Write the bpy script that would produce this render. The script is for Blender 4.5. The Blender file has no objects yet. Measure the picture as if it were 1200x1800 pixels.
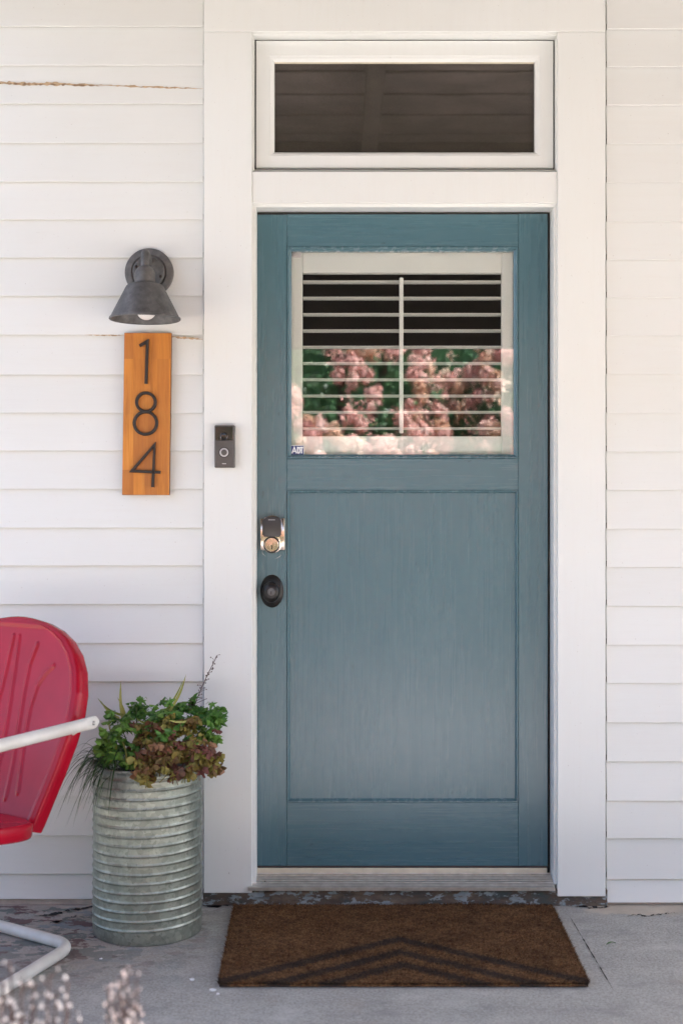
import bpy, bmesh, math, random
from mathutils import Vector, Matrix, noise

R = math.radians
rnd = random.Random(7)
scene = bpy.context.scene
COL = scene.collection

# ------------------------------------------------------------------ camera
F, D, H = 2300.0, 4.07, 1.218            # focal length in photo pixels, metres to the wall, eye height over the porch floor
cam_d = bpy.data.cameras.new('camera')
cam = bpy.data.objects.new('camera', cam_d); COL.objects.link(cam)
cam.location = (0, -D, H); cam.rotation_euler = (R(90), 0, 0)
cam_d.sensor_fit = 'VERTICAL'; cam_d.sensor_height = 36.0; cam_d.lens = F / 1800 * 36
cam_d.clip_start = 0.05; cam_d.clip_end = 400
cam_d.dof.use_dof = True; cam_d.dof.focus_distance = D - 0.02; cam_d.dof.aperture_fstop = 2.7
scene.camera = cam

# ------------------------------------------------------------------ sky, sun, exposure
SUN_V = Vector((-0.46, -0.25, -0.85)).normalized()       # the way the sunlight travels
to_sun = -SUN_V
world = bpy.data.worlds.new('World'); scene.world = world; world.use_nodes = True
wn = world.node_tree; wn.nodes.clear()
sky = wn.nodes.new('ShaderNodeTexSky'); sky.sky_type = 'NISHITA'; sky.sun_disc = False
sky.sun_elevation = math.asin(to_sun.z); sky.sun_rotation = math.atan2(to_sun.x, to_sun.y)
sky.dust_density = 5.0; sky.air_density = 0.52; sky.ozone_density = 0.4
bg = wn.nodes.new('ShaderNodeBackground'); bg.inputs['Strength'].default_value = 0.15
wo = wn.nodes.new('ShaderNodeOutputWorld')
wn.links.new(sky.outputs[0], bg.inputs[0]); wn.links.new(bg.outputs[0], wo.inputs[0])
sun_d = bpy.data.lights.new('sun', 'SUN'); sun_d.energy = 4.4; sun_d.angle = R(0.55); sun_d.color = (1.0, 0.985, 0.99)
sun = bpy.data.objects.new('sun', sun_d); COL.objects.link(sun)
sun.rotation_euler = SUN_V.to_track_quat('-Z', 'Y').to_euler(); sun.location = (4, -3, 9)
vs = scene.view_settings
vs.view_transform = 'Standard'; vs.look = 'None'; vs.gamma = 1.0; vs.exposure = 2.6; vs.use_curve_mapping = False

# ------------------------------------------------------------------ measuring helpers
def PX(px, y=0.0): return (px - 600.0) * (D + y) / F
def PZ(py, y=0.0): return H - (py - 900.0) * (D + y) / F
def PW(px, py, y=0.0): return Vector((PX(px, y), y, PZ(py, y)))
def FLOOR(px, py, z=0.0):
    d = (H - z) * F / (py - 900.0)
    return Vector(((px - 600.0) * d / F, d - D, z))

# ------------------------------------------------------------------ object helpers
def link(o): COL.objects.link(o); return o
def wloc(o):
    v = Vector((0, 0, 0))
    while o is not None: v += o.location; o = o.parent
    return v
def obj(name, bm, mat, parent=None, smooth=30):
    """one mesh object from a bmesh drawn in world coordinates"""
    if parent is not None:
        bmesh.ops.translate(bm, verts=bm.verts, vec=-wloc(parent))
    me = bpy.data.meshes.new(name); bm.to_mesh(me); bm.free()
    if smooth:
        me.polygons.foreach_set('use_smooth', [True] * len(me.polygons))
        me.set_sharp_from_angle(angle=R(smooth))
    for m in (mat if isinstance(mat, (list, tuple)) else [mat]): me.materials.append(m)
    o = link(bpy.data.objects.new(name, me))
    if parent is not None: o.parent = parent
    return o
def tag(o, label=None, cat=None, group=None, kind=None):
    if label: o['label'] = label
    if cat: o['category'] = cat
    if group: o['group'] = group
    if kind: o['kind'] = kind
    return o
def thing(name, loc, label, cat, group=None):
    o = link(bpy.data.objects.new(name, None)); o.location = loc; o.empty_display_size = 0.1
    return tag(o, label, cat, group)

# ------------------------------------------------------------------ bmesh helpers
def BM(): return bmesh.new()
def box(bm, x0, x1, y0, y1, z0, z1, bev=0.0, seg=1):
    vs_ = [bm.verts.new((x, y, z)) for x in (x0, x1) for y in (y0, y1) for z in (z0, z1)]
    q = [(0, 1, 3, 2), (4, 6, 7, 5), (0, 4, 5, 1), (2, 3, 7, 6), (0, 2, 6, 4), (1, 5, 7, 3)]
    fs = [bm.faces.new([vs_[i] for i in f]) for f in q]
    bmesh.ops.recalc_face_normals(bm, faces=fs)
    if bev:
        es = list({e for f in fs for e in f.edges})
        bmesh.ops.bevel(bm, geom=es, offset=bev, segments=seg, affect='EDGES', profile=0.5, clamp_overlap=True)
    return bm
def pbox(bm, px0, px1, py0, py1, y0, y1, bev=0.0):
    """a box whose front face (depth y0) covers this rectangle of the photograph"""
    return box(bm, PX(px0, y0), PX(px1, y0), y0, y1, PZ(py1, y0), PZ(py0, y0), bev)
def rings(bm, loops, close=True, cap0=False, cap1=False):
    vv = [[bm.verts.new(p) for p in lp] for lp in loops]
    n = len(vv[0])
    for a, b in zip(vv, vv[1:]):
        for i in range(n if close else n - 1):
            j = (i + 1) % n
            try: bm.faces.new((a[i], a[j], b[j], b[i]))
            except ValueError: pass
    if cap0: bm.faces.new(vv[0])
    if cap1: bm.faces.new(vv[-1])
    bmesh.ops.recalc_face_normals(bm, faces=bm.faces)
    return vv
def moulding(bm, rect, prof):
    """mitred rectangular frame: rect = x0,x1,z0,z1 ; prof = (inset, y) from outside to inside"""
    x0, x1, z0, z1 = rect
    rings(bm, [[(x0 + i, y, z0 + i), (x1 - i, y, z0 + i), (x1 - i, y, z1 - i), (x0 + i, y, z1 - i)] for i, y in prof])
    return bm
def prect(px0, px1, py0, py1, y): return (PX(px0, y), PX(px1, y), PZ(py1, y), PZ(py0, y))
def tube(bm, pts, rad, seg=12, cap=True):
    pts = [Vector(p) for p in pts]; loops = []; n = len(pts); up = None
    for i, p in enumerate(pts):
        t = (pts[min(i + 1, n - 1)] - pts[max(i - 1, 0)]).normalized()
        if up is None:
            up = Vector((0, 0, 1)) if abs(t.z) < 0.9 else Vector((0, 1, 0))
        s = t.cross(up).normalized(); up = s.cross(t).normalized()
        r = rad[i] if isinstance(rad, (list, tuple)) else rad
        loops.append([p + (s * math.cos(2 * math.pi * k / seg) + up * math.sin(2 * math.pi * k / seg)) * r for k in range(seg)])
    rings(bm, loops, True, cap, cap)
    return bm
def smooth_path(pts, rad, n=8):
    """round the corners of a polyline"""
    pts = [Vector(p) for p in pts]; out = [pts[0]]
    for a, b, c in zip(pts, pts[1:], pts[2:]):
        r = min(rad, (a - b).length * 0.48, (c - b).length * 0.48)
        p, q = b + (a - b).normalized() * r, b + (c - b).normalized() * r
        for k in range(n + 1):
            t = k / n; out.append(p.lerp(b, t).lerp(b.lerp(q, t), t))
    out.append(pts[-1]); return out
def lathe(bm, prof, centre, seg=48, axis='Z', sx=1.0, sz=1.0, cap0=False, cap1=False):
    c = Vector(centre); loops = []
    for r, h in prof:
        lp = []
        for k in range(seg):
            a = 2 * math.pi * k / seg; u, v = math.cos(a) * r * sx, math.sin(a) * r * sz
            lp.append(c + (Vector((u, v, h)) if axis == 'Z' else Vector((u, h, v))))
        loops.append(lp)
    rings(bm, loops, True, cap0, cap1); return bm
def plate(bm, pts, y0, y1, bev=0.0):
    """polygon drawn as (x, z), extruded from y0 (front) to y1 (back), bevelled front edge"""
    cx = sum(p[0] for p in pts) / len(pts); cz = sum(p[1] for p in pts) / len(pts)
    def shrink(p, b):
        v = Vector((p[0] - cx, p[1] - cz)); L = v.length
        return (cx + v.x * (1 - b / L), cz + v.y * (1 - b / L))
    loops = [[(p[0], y1, p[1]) for p in pts], [(p[0], y0 + bev, p[1]) for p in pts]]
    if bev:
        loops.append([(*[shrink(p, bev * .35)[0]], y0 + bev * .3, shrink(p, bev * .35)[1]) for p in pts])
        loops.append([(shrink(p, bev)[0], y0, shrink(p, bev)[1]) for p in pts])
    rings(bm, loops, True, True, True); return bm
def stroke(bm, pts, w, y0, y1, closed=False):
    """flat bar of width w following pts (x, z), mitred at its corners, extruded from y0 to y1"""
    P = [Vector(p) for p in pts]; n = len(P); L, Rr = [], []
    for i in range(n):
        a = P[i - 1] if (i > 0 or closed) else None
        b = P[(i + 1) % n] if (i < n - 1 or closed) else None
        d1 = (P[i] - a).normalized() if a is not None else None
        d2 = (b - P[i]).normalized() if b is not None else None
        d1 = d1 if d1 is not None else d2; d2 = d2 if d2 is not None else d1
        n1, n2 = Vector((-d1.y, d1.x)), Vector((-d2.y, d2.x))
        m = (n1 + n2).normalized(); k = min(1 / max(m.dot(n1), .35), 2.2)
        L.append(P[i] + m * k * w / 2); Rr.append(P[i] - m * k * w / 2)
    b = w * .18
    loops = []
    for i in range(n):
        l, r = L[i], Rr[i]; t = (l - r).normalized() * b
        loops.append([(l.x, y1, l.y), (l.x, y0 + b, l.y), (l.x - t.x, y0, l.y - t.y), (r.x + t.x, y0, r.y + t.y), (r.x, y0 + b, r.y), (r.x, y1, r.y)])
    if closed: loops.append(loops[0])
    rings(bm, loops, True, not closed, not closed)
    if closed: bmesh.ops.remove_doubles(bm, verts=bm.verts, dist=1e-6)
    return bm
def ribbon(bm, pts, w, nrm, lift=0.0006, jitter=0.3, rr=rnd):
    """thin irregular strip on a surface (a crack, a scratch)"""
    nrm = Vector(nrm); P = [Vector(p) for p in pts]; prev = None; n = len(P)
    for i, p in enumerate(P):
        t = (P[min(i + 1, n - 1)] - P[max(i - 1, 0)]).normalized(); s = t.cross(nrm)
        k = w * (0.5 + jitter * rr.uniform(-1, 1)) * (0.15 + min(1, 4 * min(i, n - 1 - i) / n))
        a, b = bm.verts.new(p + s * k + nrm * lift), bm.verts.new(p - s * k + nrm * lift)
        if prev: bm.faces.new((prev[0], a, b, prev[1]))
        prev = (a, b)
    bmesh.ops.recalc_face_normals(bm, faces=bm.faces); return bm
def wander(a, b, n, amp, plane='xz', rr=rnd):
    a, b = Vector(a), Vector(b); out = []; off = 0
    for i in range(n + 1):
        t = i / n; p = a.lerp(b, t); off = off * .75 + rr.uniform(-amp, amp)
        k = off * min(1, 6 * t)
        out.append(p + (Vector((0, 0, k)) if plane == 'xz' else Vector((k * .4, k, 0))))
    return out

# ------------------------------------------------------------------ material helpers
class NT:
    def __init__(s, name):
        s.m = bpy.data.materials.new(name); s.m.use_nodes = True
        s.t = s.m.node_tree; s.t.nodes.clear()
        s.out = s.t.nodes.new('ShaderNodeOutputMaterial')
        s.b = s.t.nodes.new('ShaderNodeBsdfPrincipled'); s.t.links.new(s.b.outputs[0], s.out.inputs[0])
        s.tc = s.t.nodes.new('ShaderNodeTexCoord')
        g = s.t.nodes.new('ShaderNodeNewGeometry'); s.pos = g.outputs['Position']; s.geo = g
        oi = s.t.nodes.new('ShaderNodeObjectInfo'); s.orand = oi.outputs['Random']
    def L(s, a, b):
        if isinstance(a, (int, float)): b.default_value = a
        elif isinstance(a, (tuple, list)): b.default_value = (*a, 1) if len(a) == 3 and b.type == 'RGBA' else a
        else: s.t.links.new(a, b)
    def N(s, typ, **kw):
        n = s.t.nodes.new(typ)
        for k, v in kw.items(): setattr(n, k, v)
        return n
    def map(s, scale=(1, 1, 1), loc=(0, 0, 0), src=None):
        n = s.N('ShaderNodeMapping'); s.L(src if src is not None else s.pos, n.inputs[0])
        n.inputs['Scale'].default_value = scale; n.inputs['Location'].default_value = loc
        return n.outputs[0]
    def noise(s, scale, detail=4, rough=.55, vec=None, dist=0, out='Fac'):
        n = s.N('ShaderNodeTexNoise'); s.L(vec if vec is not None else s.pos, n.inputs['Vector'])
        n.inputs['Scale'].default_value = scale; n.inputs['Detail'].default_value = detail
        n.inputs['Roughness'].default_value = rough; n.inputs['Distortion'].default_value = dist
        return n.outputs[out]
    def vor(s, scale, vec=None, feature='F1', out='Distance'):
        n = s.N('ShaderNodeTexVoronoi', feature=feature); s.L(vec if vec is not None else s.pos, n.inputs['Vector'])
        n.inputs['Scale'].default_value = scale
        return n.outputs[out]
    def ramp(s, fac, stops):
        n = s.N('ShaderNodeValToRGB'); s.L(fac, n.inputs[0]); e = n.color_ramp.elements
        while len(e) < len(stops): e.new(0.5)
        for el, (p, c) in zip(e, stops):
            el.position = p; el.color = (*c, 1) if isinstance(c, (tuple, list)) else (c, c, c, 1)
        return n.outputs[0]
    def mix(s, fac, a, b, mode='MIX'):
        n = s.N('ShaderNodeMix', data_type='RGBA', blend_type=mode)
        s.L(fac, n.inputs[0]); s.L(a, n.inputs[6]); s.L(b, n.inputs[7]); return n.outputs[2]
    def math(s, op, a, b=0.0, c=None):
        n = s.N('ShaderNodeMath', operation=op); s.L(a, n.inputs[0]); s.L(b, n.inputs[1])
        if c is not None: s.L(c, n.inputs[2])
        return n.outputs[0]
    def xyz(s, vec=None):
        n = s.N('ShaderNodeSeparateXYZ'); s.L(vec if vec is not None else s.pos, n.inputs[0]); return n.outputs
    def step(s, v, lo, hi):
        n = s.N('ShaderNodeMapRange'); s.L(v, n.inputs[0]); n.inputs[1].default_value = lo; n.inputs[2].default_value = hi
        return n.outputs[0]
    def bump(s, h, strength=.2, dist=.01, nrm=None):
        n = s.N('ShaderNodeBump'); s.L(h, n.inputs['Height']); n.inputs['Strength'].default_value = strength
        n.inputs['Distance'].default_value = dist
        if nrm is not None: s.L(nrm, n.inputs['Normal'])
        s.L(n.outputs[0], s.b.inputs['Normal']); return n.outputs[0]
    def set(s, **kw):
        names = dict(color='Base Color', rough='Roughness', metal='Metallic', spec='Specular IOR Level', coat='Coat Weight',
                     coat_rough='Coat Roughness', sub='Subsurface Weight', trans='Transmission Weight', sheen='Sheen Weight')
        for k, v in kw.items(): s.L(v, s.b.inputs[names[k]])
        return s

def plain(name, c, rough=.5, metal=0.0, var=.12, scale=30, bump=.0, spec=.5):
    s = NT(name); n = s.noise(scale, 5)
    a = tuple(x * (1 - var) for x in c); b = tuple(min(1, x * (1 + var)) for x in c)
    s.set(color=s.ramp(n, [(.3, a), (.7, b)]), rough=s.ramp(n, [(.3, rough * .9), (.7, min(1, rough * 1.12))]), metal=metal, spec=spec)
    if bump: s.bump(s.noise(scale * 4, 4), bump, .004)
    return s.m

def white_paint(name, base, vertical, vary=.055):
    s = NT(name)
    big = s.noise(1.7, 5, .6); st = s.noise(14, 5, .6, s.map((5, 5, .35) if vertical else (.35, 5, 5)))
    c = s.mix(s.step(big, .3, .75), base, tuple(x * k for x, k in zip(base, (.975, .965, .95))))
    c = s.mix(s.math('MULTIPLY', s.step(st, .5, .8), .22), c, tuple(x * k for x, k in zip(base, (.93, .90, .86))))
    sp = s.noise(160, 2, .5); c = s.mix(s.math('MULTIPLY', s.step(sp, .735, .78), .38), c, (.32, .27, .21))
    rv = s.math('MULTIPLY_ADD', s.orand, vary, 1 - vary); n = s.N('ShaderNodeCombineColor'); [s.L(rv, n.inputs[i]) for i in range(3)]
    c = s.mix(1.0, c, n.outputs[0], 'MULTIPLY')
    s.set(color=c, rough=s.ramp(st, [(.3, .42), (.7, .6)]), spec=.4)
    s.bump(s.math('ADD', s.noise(220, 3, .5, s.map((1, 1, .06) if vertical else (.06, 1, 1))), s.math('MULTIPLY', s.noise(9, 3), 3.0)), .12, .0012)
    return s.m
M = {}
M['siding'] = white_paint('siding_paint', (.795, .812, .784), False, .03)
M['trim'] = white_paint('trim_paint', (.795, .815, .785), True, .004)
M['crack'] = plain('cracked_paint', (.50, .36, .22), .8, var=.4, scale=80)
M['lap_shade'] = plain('lap_shade', (.15, .115, .085), .85, var=.3, scale=40)  # stands in for the shade under the clapboard laps
M['crack_core'] = plain('crack_core', (.27, .175, .10), .85, var=.4, scale=80)
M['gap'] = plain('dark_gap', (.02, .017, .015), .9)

def door_paint(name, vert, relief=True):
    s = NT(name); A = (lambda k: (1, 1, k)) if vert else (lambda k: (k, 1, 1))
    st = s.noise(60, 5, .6, s.map(A(.03))); big = s.noise(2.4, 4)
    c = s.ramp(big, [(.3, (.074, .158, .188)), (.7, (.084, .173, .203))])
    c = s.mix(s.math('MULTIPLY', s.step(st, .35, .8), .13), c, (.104, .184, .214))
    sp = s.noise(70, 2, .5, s.map(A(.35))); c = s.mix(s.math('MULTIPLY', s.step(sp, .73, .76), .55), c, (.04, .075, .09))
    s.set(color=c, rough=s.ramp(st, [(.3, .265), (.7, .28)]), spec=.8)
    if relief: s.bump(s.noise(110, 5, .65, s.map(A(.035))), .10, .0012)
    return s.m
M['door'] = door_paint('door_paint', True); M['door_rail'] = door_paint('door_rail_paint', False); M['door_trim'] = door_paint('door_trim_paint', True, False)

def floor_mat():
    s = NT('porch_concrete'); X, Y, Z = s.xyz()
    f = s.noise(150, 4, .7); m = s.noise(11, 6, .65); g = s.noise(2.2, 4, .6)
    c = s.ramp(m, [(.3, (.29, .29, .255)), (.5, (.395, .395, .345)), (.70, (.505, .50, .44))])
    c = s.mix(s.math('MULTIPLY', s.step(g, .35, .7), .55), c, (.35, .335, .295))
    c = s.mix(.5, c, s.ramp(f, [(.3, (.10, .092, .085)), (.7, (.60, .575, .54))]))
    pt = s.noise(4.2, 5, .7, s.map((1, 1.6, 1), (7, 2, 0))); c = s.mix(s.math('MULTIPLY', s.step(pt, .55, .68), .45), c, (.55, .54, .50)); c = s.mix(s.math('MULTIPLY', s.step(pt, .46, .33), .6), c, (.24, .235, .22))
    warpv = s.N('ShaderNodeVectorMath', operation='ADD'); s.L(s.pos, warpv.inputs[0])
    wv = s.noise(14, 4, .6, out='Color'); sc = s.N('ShaderNodeVectorMath', operation='SCALE'); s.L(wv, sc.inputs[0]); sc.inputs['Scale'].default_value = .13
    s.L(sc.outputs[0], warpv.inputs[1]); wx, wy, wz = s.xyz(warpv.outputs[0])
    # old paint left near the wall, at the left
    left = s.math('MULTIPLY', s.step(wx, -.20, -.62), s.step(wy, -.72, -.28))
    near = s.step(wy, -.15, -.02)
    def flakes(scale, lo, hi, seed):
        v = s.noise(scale, 7, .68, s.map((1, 1.5, 1), (seed, seed * .7, 0))); return s.step(v, lo, hi)
    tan = s.math('MULTIPLY', left, flakes(5, .40, .50, 2.3))
    c = s.mix(s.math('MULTIPLY', tan, .65), c, (.40, .335, .28))
    gr = s.math('MULTIPLY', left, flakes(8, .515, .53, 9.1)); c = s.mix(s.math('MULTIPLY', gr, .8), c, (.11, .145, .135))
    bl = s.math('MULTIPLY', left, flakes(6, .555, .57, 4.4)); c = s.mix(s.math('MULTIPLY', bl, .75), c, (.23, .265, .28))
    mr = s.math('MULTIPLY', left, flakes(9, .555, .57, 15.7)); c = s.mix(s.math('MULTIPLY', mr, .85), c, (.13, .062, .062))
    wide = s.math('MULTIPLY', s.step(wx, .2, -.5), .8)
    dk = s.math('MULTIPLY', wide, flakes(17, .66, .68, 6.2)); c = s.mix(dk, c, (.075, .072, .068))
    # mortar left of the old step along the right wall
    mort = s.math('MULTIPLY', s.step(wx, .80, .86), s.step(wy, -.055, -.035))
    c = s.mix(s.math('MULTIPLY', mort, .9), c, s.ramp(m, [(.3, (.42, .36, .28)), (.7, (.56, .49, .39))]))
    mortl = s.math('MULTIPLY', s.step(wx, -.55, -.62), s.step(wy, .035, .045))
    c = s.mix(s.math('MULTIPLY', mortl, .8), c, (.5, .44, .38))
    rust = s.math('MULTIPLY', s.step(s.noise(3.5, 4, .6, s.map((1, 1, 1), (3, 8, 0))), .6, .75), .3); c = s.mix(rust, c, (.30, .21, .13))
    sp = s.vor(46); c = s.mix(s.math('MULTIPLY', s.step(sp, .11, .08), .35), c, (.10, .095, .09))
    s.set(color=c, rough=s.ramp(m, [(.3, .62), (.7, .85)]), spec=.35)
    h = s.math('ADD', s.math('MULTIPLY', f, .5), s.math('MULTIPLY', m, 1.5)); h = s.math('ADD', h, s.math('MULTIPLY', gr, .4))
    s.bump(h, .35, .004)
    return s.m
M['floor'] = floor_mat()

def riser_mat():
    s = NT('flaking_step_paint')
    n = s.noise(22, 7, .7, s.map((1, 1, 2.2))); n2 = s.noise(9, 5, .6, s.map((1, 1, 2), (4, 0, 0)))
    c = s.ramp(n2, [(.35, (.06, .075, .07)), (.5, (.105, .075, .055)), (.65, (.17, .13, .09))])
    c = s.mix(s.step(n, .535, .555), c, s.ramp(s.noise(40, 3), [(.3, (.20, .235, .24)), (.7, (.30, .335, .34))]))
    s.set(color=c, rough=.75); s.bump(s.step(n, .48, .54), .6, .004); return s.m
M['riser'] = riser_mat()
M['mortar'] = plain('beige_mortar', (.50, .44, .38), .85, var=.15, scale=25, bump=.4)
M['brownstone'] = plain('bare_step', (.16, .125, .095), .85, var=.35, scale=30, bump=.5)
M['alu'] = plain('sill_aluminium', (.64, .625, .59), .42, .85, .15, 40)
M['cream'] = plain('cream_strip', (.66, .60, .46), .6, var=.12, scale=20)
M['rubber'] = plain('sweep_rubber', (.045, .03, .026), .6)

def galvanised():
    s = NT('galvanised_steel')
    v = s.vor(70, out='Color'); va = s.N('ShaderNodeSeparateColor'); s.L(v, va.inputs[0])
    n = s.noise(18, 6, .65); n2 = s.noise(90, 4, .6)
    c = s.ramp(va.outputs[0], [(.0, (.27, .295, .245)), (1, (.42, .445, .38))])
    c = s.mix(s.math('MULTIPLY', s.step(n, .42, .7), .5), c, (.22, .255, .205))
    c = s.mix(s.math('MULTIPLY', s.step(n2, .58, .66), .7), c, (.20, .225, .19))
    s.set(color=c, metal=.78, rough=s.ramp(n, [(.3, .36), (.7, .55)])); s.bump(n2, .15, .002); return s.m
M['galv'] = galvanised()

def zinc():
    s = NT('weathered_zinc'); n = s.noise(28, 6, .65); n2 = s.noise(7, 4)
    c = s.ramp(n, [(.3, (.085, .085, .083)), (.55, (.15, .15, .148)), (.75, (.235, .23, .225))])
    c = s.mix(s.math('MULTIPLY', s.step(n2, .5, .75), .35), c, (.15, .115, .09))
    s.set(color=c, metal=.45, rough=.58); s.bump(s.noise(120, 4), .2, .001); return s.m
M['zinc'] = zinc()
M['bulb'] = plain('frosted_bulb', (.82, .80, .76), .35, var=.02)

def sign_wood():
    s = NT('stained_wood'); X, Y, Z = s.xyz()
    g = s.noise(26, 6, .65, s.map((3.2, 3.2, .22)), .6); g2 = s.noise(8, 4, .6, s.map((4, 1, .5)))
    sn = s.N('ShaderNodeVectorMath', operation='SNAP'); s.L(s.map((1, 0, 1), (3.013, 0, .02)), sn.inputs[0]); sn.inputs[1].default_value = (.0365, 1, .171)
    w = s.N('ShaderNodeTexWhiteNoise'); s.L(sn.outputs[0], w.inputs[0])
    c = s.ramp(g, [(.25, (.43, .142, .018)), (.5, (.63, .232, .032)), (.75, (.74, .32, .062))])
    c = s.mix(s.math('MULTIPLY', w.outputs[0], .7), c, (.36, .11, .024))
    c = s.mix(s.math('MULTIPLY', s.step(g2, .52, .75), .5), c, (.36, .13, .045))
    s.set(color=c, rough=.42, spec=.45); s.bump(g, .15, .001); return s.m
M['wood'] = sign_wood()
M['wood_edge'] = plain('sign_edge', (.15, .062, .025), .6, var=.3)
M['bronze'] = plain('dark_bronze', (.035, .029, .025), .42, .3, .2)
M['bell'] = plain('bell_case', (.105, .098, .092), .40, .35, .1)
M['bell_glass'] = plain('bell_glass', (.012, .012, .012), .08, 0, .05, spec=.8)
M['bell_ring'] = plain('bell_ring', (.52, .52, .52), .35, .2, .04)
M['nickel'] = plain('polished_nickel', (.74, .65, .54), .16, 1.0, .06)
M['keypad'] = plain('keypad_black', (.045, .04, .038), .35, 0, .1)
M['black'] = plain('black_hardware', (.016, .014, .013), .32, .3, .2)
M['steel'] = plain('steel', (.45, .44, .42), .35, 1.0, .1)
M['shutter'] = plain('shutter_paint', (.90, .885, .81), .45, var=.02, scale=6)
M['navy'] = plain('sticker_navy', (.03, .045, .17), .45, var=.05)
M['white'] = plain('sticker_white', (.85, .85, .85), .5, var=.03)
M['sensor'] = plain('sensor_plastic', (.70, .62, .60), .5, var=.03)

def glass(name, ior):
    s = NT(name); s.t.nodes.remove(s.b)
    tr = s.N('ShaderNodeBsdfTransparent'); tr.inputs[0].default_value = (.98, .99, .985, 1)
    gl = s.N('ShaderNodeBsdfGlossy'); gl.inputs['Roughness'].default_value = .0
    fr = s.N('ShaderNodeFresnel'); bk = s.geo.outputs['Backfacing']
    s.L(s.math('MULTIPLY_ADD', bk, 1 / ior - ior, ior), fr.inputs['IOR'])   # the pane's inner face must not act as a mirror
    b = s.N('ShaderNodeBump'); s.L(s.noise(3.0, 2), b.inputs['Height']); b.inputs['Strength'].default_value = .05; b.inputs['Distance'].default_value = .004
    s.L(b.outputs[0], gl.inputs['Normal'])
    mx = s.N('ShaderNodeMixShader'); s.L(fr.outputs[0], mx.inputs[0]); s.L(tr.outputs[0], mx.inputs[1]); s.L(gl.outputs[0], mx.inputs[2])
    s.t.links.new(mx.outputs[0], s.out.inputs[0]); return s.m
M['glass'] = glass('window_glass', 1.95)

def screen_mat():
    s = NT('insect_screen'); X, Y, Z = s.xyz()
    n = s.noise(5, 4, .6, s.map((1, 1, 3))); f = s.noise(300, 2, .5, s.map((1, 1, 1)))
    c = s.ramp(n, [(.3, (.036, .029, .023)), (.7, (.066, .053, .042))])
    c = s.mix(.3, c, s.ramp(f, [(.3, (.03, .025, .02)), (.7, (.13, .11, .085))]))
    s.set(color=c, rough=.8, spec=.2); return s.m
M['screen'] = screen_mat()
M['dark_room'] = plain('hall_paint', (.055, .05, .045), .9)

def red_enamel():
    s = NT('red_enamel'); n = s.noise(7, 5)
    s.set(color=s.ramp(n, [(.3, (.32, .003, .016)), (.7, (.42, .005, .022))]), rough=.27, coat=.0, coat_rough=.2, spec=.3)
    s.bump(s.noise(260, 2), .05, .001); return s.m
M['red'] = red_enamel()
def tube_paint():
    s = NT('chipped_white_enamel'); n = s.noise(45, 6, .7); n2 = s.noise(12, 4)
    c = s.ramp(n2, [(.3, (.60, .585, .52)), (.7, (.74, .73, .67))])
    c = s.mix(s.math('MULTIPLY', s.step(n, .70, .73), .8), c, (.26, .20, .14)); s.set(color=c, rough=.35); return s.m
M['tube'] = tube_paint()

def coir(name, fibre):
    s = NT(name); X, Y, Z = s.xyz()
    v = s.noise(150, 4, .85); g = s.noise(7, 4, .6)
    c = s.ramp(v, [(.30, (.030, .014, .007)), (.5, (.13, .064, .029)), (.70, (.36, .21, .10))])
    c = s.mix(s.math('MULTIPLY', s.step(g, .42, .7), .55), c, (.055, .03, .017)); cl = s.noise(48, 4, .75); c = s.mix(s.math('MULTIPLY', s.step(cl, .52, .66), .55), c, (.25, .14, .066)); c = s.mix(s.math('MULTIPLY', s.step(cl, .47, .34), .6), c, (.028, .015, .009))
    j = s.math('MULTIPLY', s.math('SUBTRACT', s.noise(120, 4, .75), .5), .075)
    dx = s.math('ABSOLUTE', s.math('SUBTRACT', X, .161))
    base = s.math('ADD', s.math('ADD', Y, s.math('MULTIPLY', dx, .715)), j)      # constant along a chevron arm
    msk = None
    for ya in (-.372, -.482, -.582):
        d = s.math('ABSOLUTE', s.math('SUBTRACT', base, ya)); k = s.step(d, .034, .016)
        msk = k if msk is None else s.math('MAXIMUM', msk, k)
    c = s.mix(s.math('MULTIPLY', msk, .72), c, (.024, .026, .026))
    s.set(color=c, rough=.95, spec=.1)
    return s.m
M['coir'] = coir('coir_backing', False); M['fibre'] = coir('coir_fibre', True)

def leaf_mat(name, c1, c2, c3, rough=.45):
    s = NT(name); n = s.noise(60, 4)
    c = s.ramp(s.math('ADD', s.math('MULTIPLY', s.orand, .7), s.math('MULTIPLY', n, .3)), [(.15, c1), (.5, c2), (.85, c3)])
    tl = s.N('ShaderNodeBsdfTranslucent'); s.L(c, tl.inputs[0])
    s.set(color=c, rough=rough, spec=.4)
    mx = s.N('ShaderNodeMixShader'); mx.inputs[0].default_value = .22
    s.L(s.b.outputs[0], mx.inputs[1]); s.L(tl.outputs[0], mx.inputs[2]); s.t.links.new(mx.outputs[0], s.out.inputs[0]); return s.m
M['leaf_green'] = leaf_mat('green_leaf', (.05, .14, .025), (.11, .26, .042), (.20, .38, .07))
M['leaf_bronze'] = leaf_mat('bronze_leaf', (.14, .06, .035), (.23, .17, .045), (.31, .29, .065), .5)
M['leaf_rose'] = leaf_mat('rose_leaf', (.16, .055, .045), (.28, .115, .075), (.36, .20, .10), .5)
M['blade_dark'] = leaf_mat('dark_grass', (.025, .055, .026), (.05, .11, .038), (.09, .18, .05))
M['blade_gold'] = leaf_mat('golden_blade', (.16, .22, .03), (.30, .32, .06), (.42, .42, .14))
M['stalk'] = plain('dry_stalk', (.085, .055, .045), .8)
M['stem'] = plain('leaf_stem', (.10, .14, .05), .7)
M['soil'] = plain('potting_soil', (.022, .016, .012), .95, var=.5, scale=60, bump=.8)
M['floret'] = leaf_mat('pale_floret', (.62, .38, .29), (.80, .60, .50), (.93, .88, .81), .7)
M['ceil'] = plain('stained_ceiling', (.25, .21, .188), .7, var=.35, scale=5)
M['beam'] = plain('stained_beam', (.105, .085, .068), .75, var=.2, scale=5)
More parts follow.
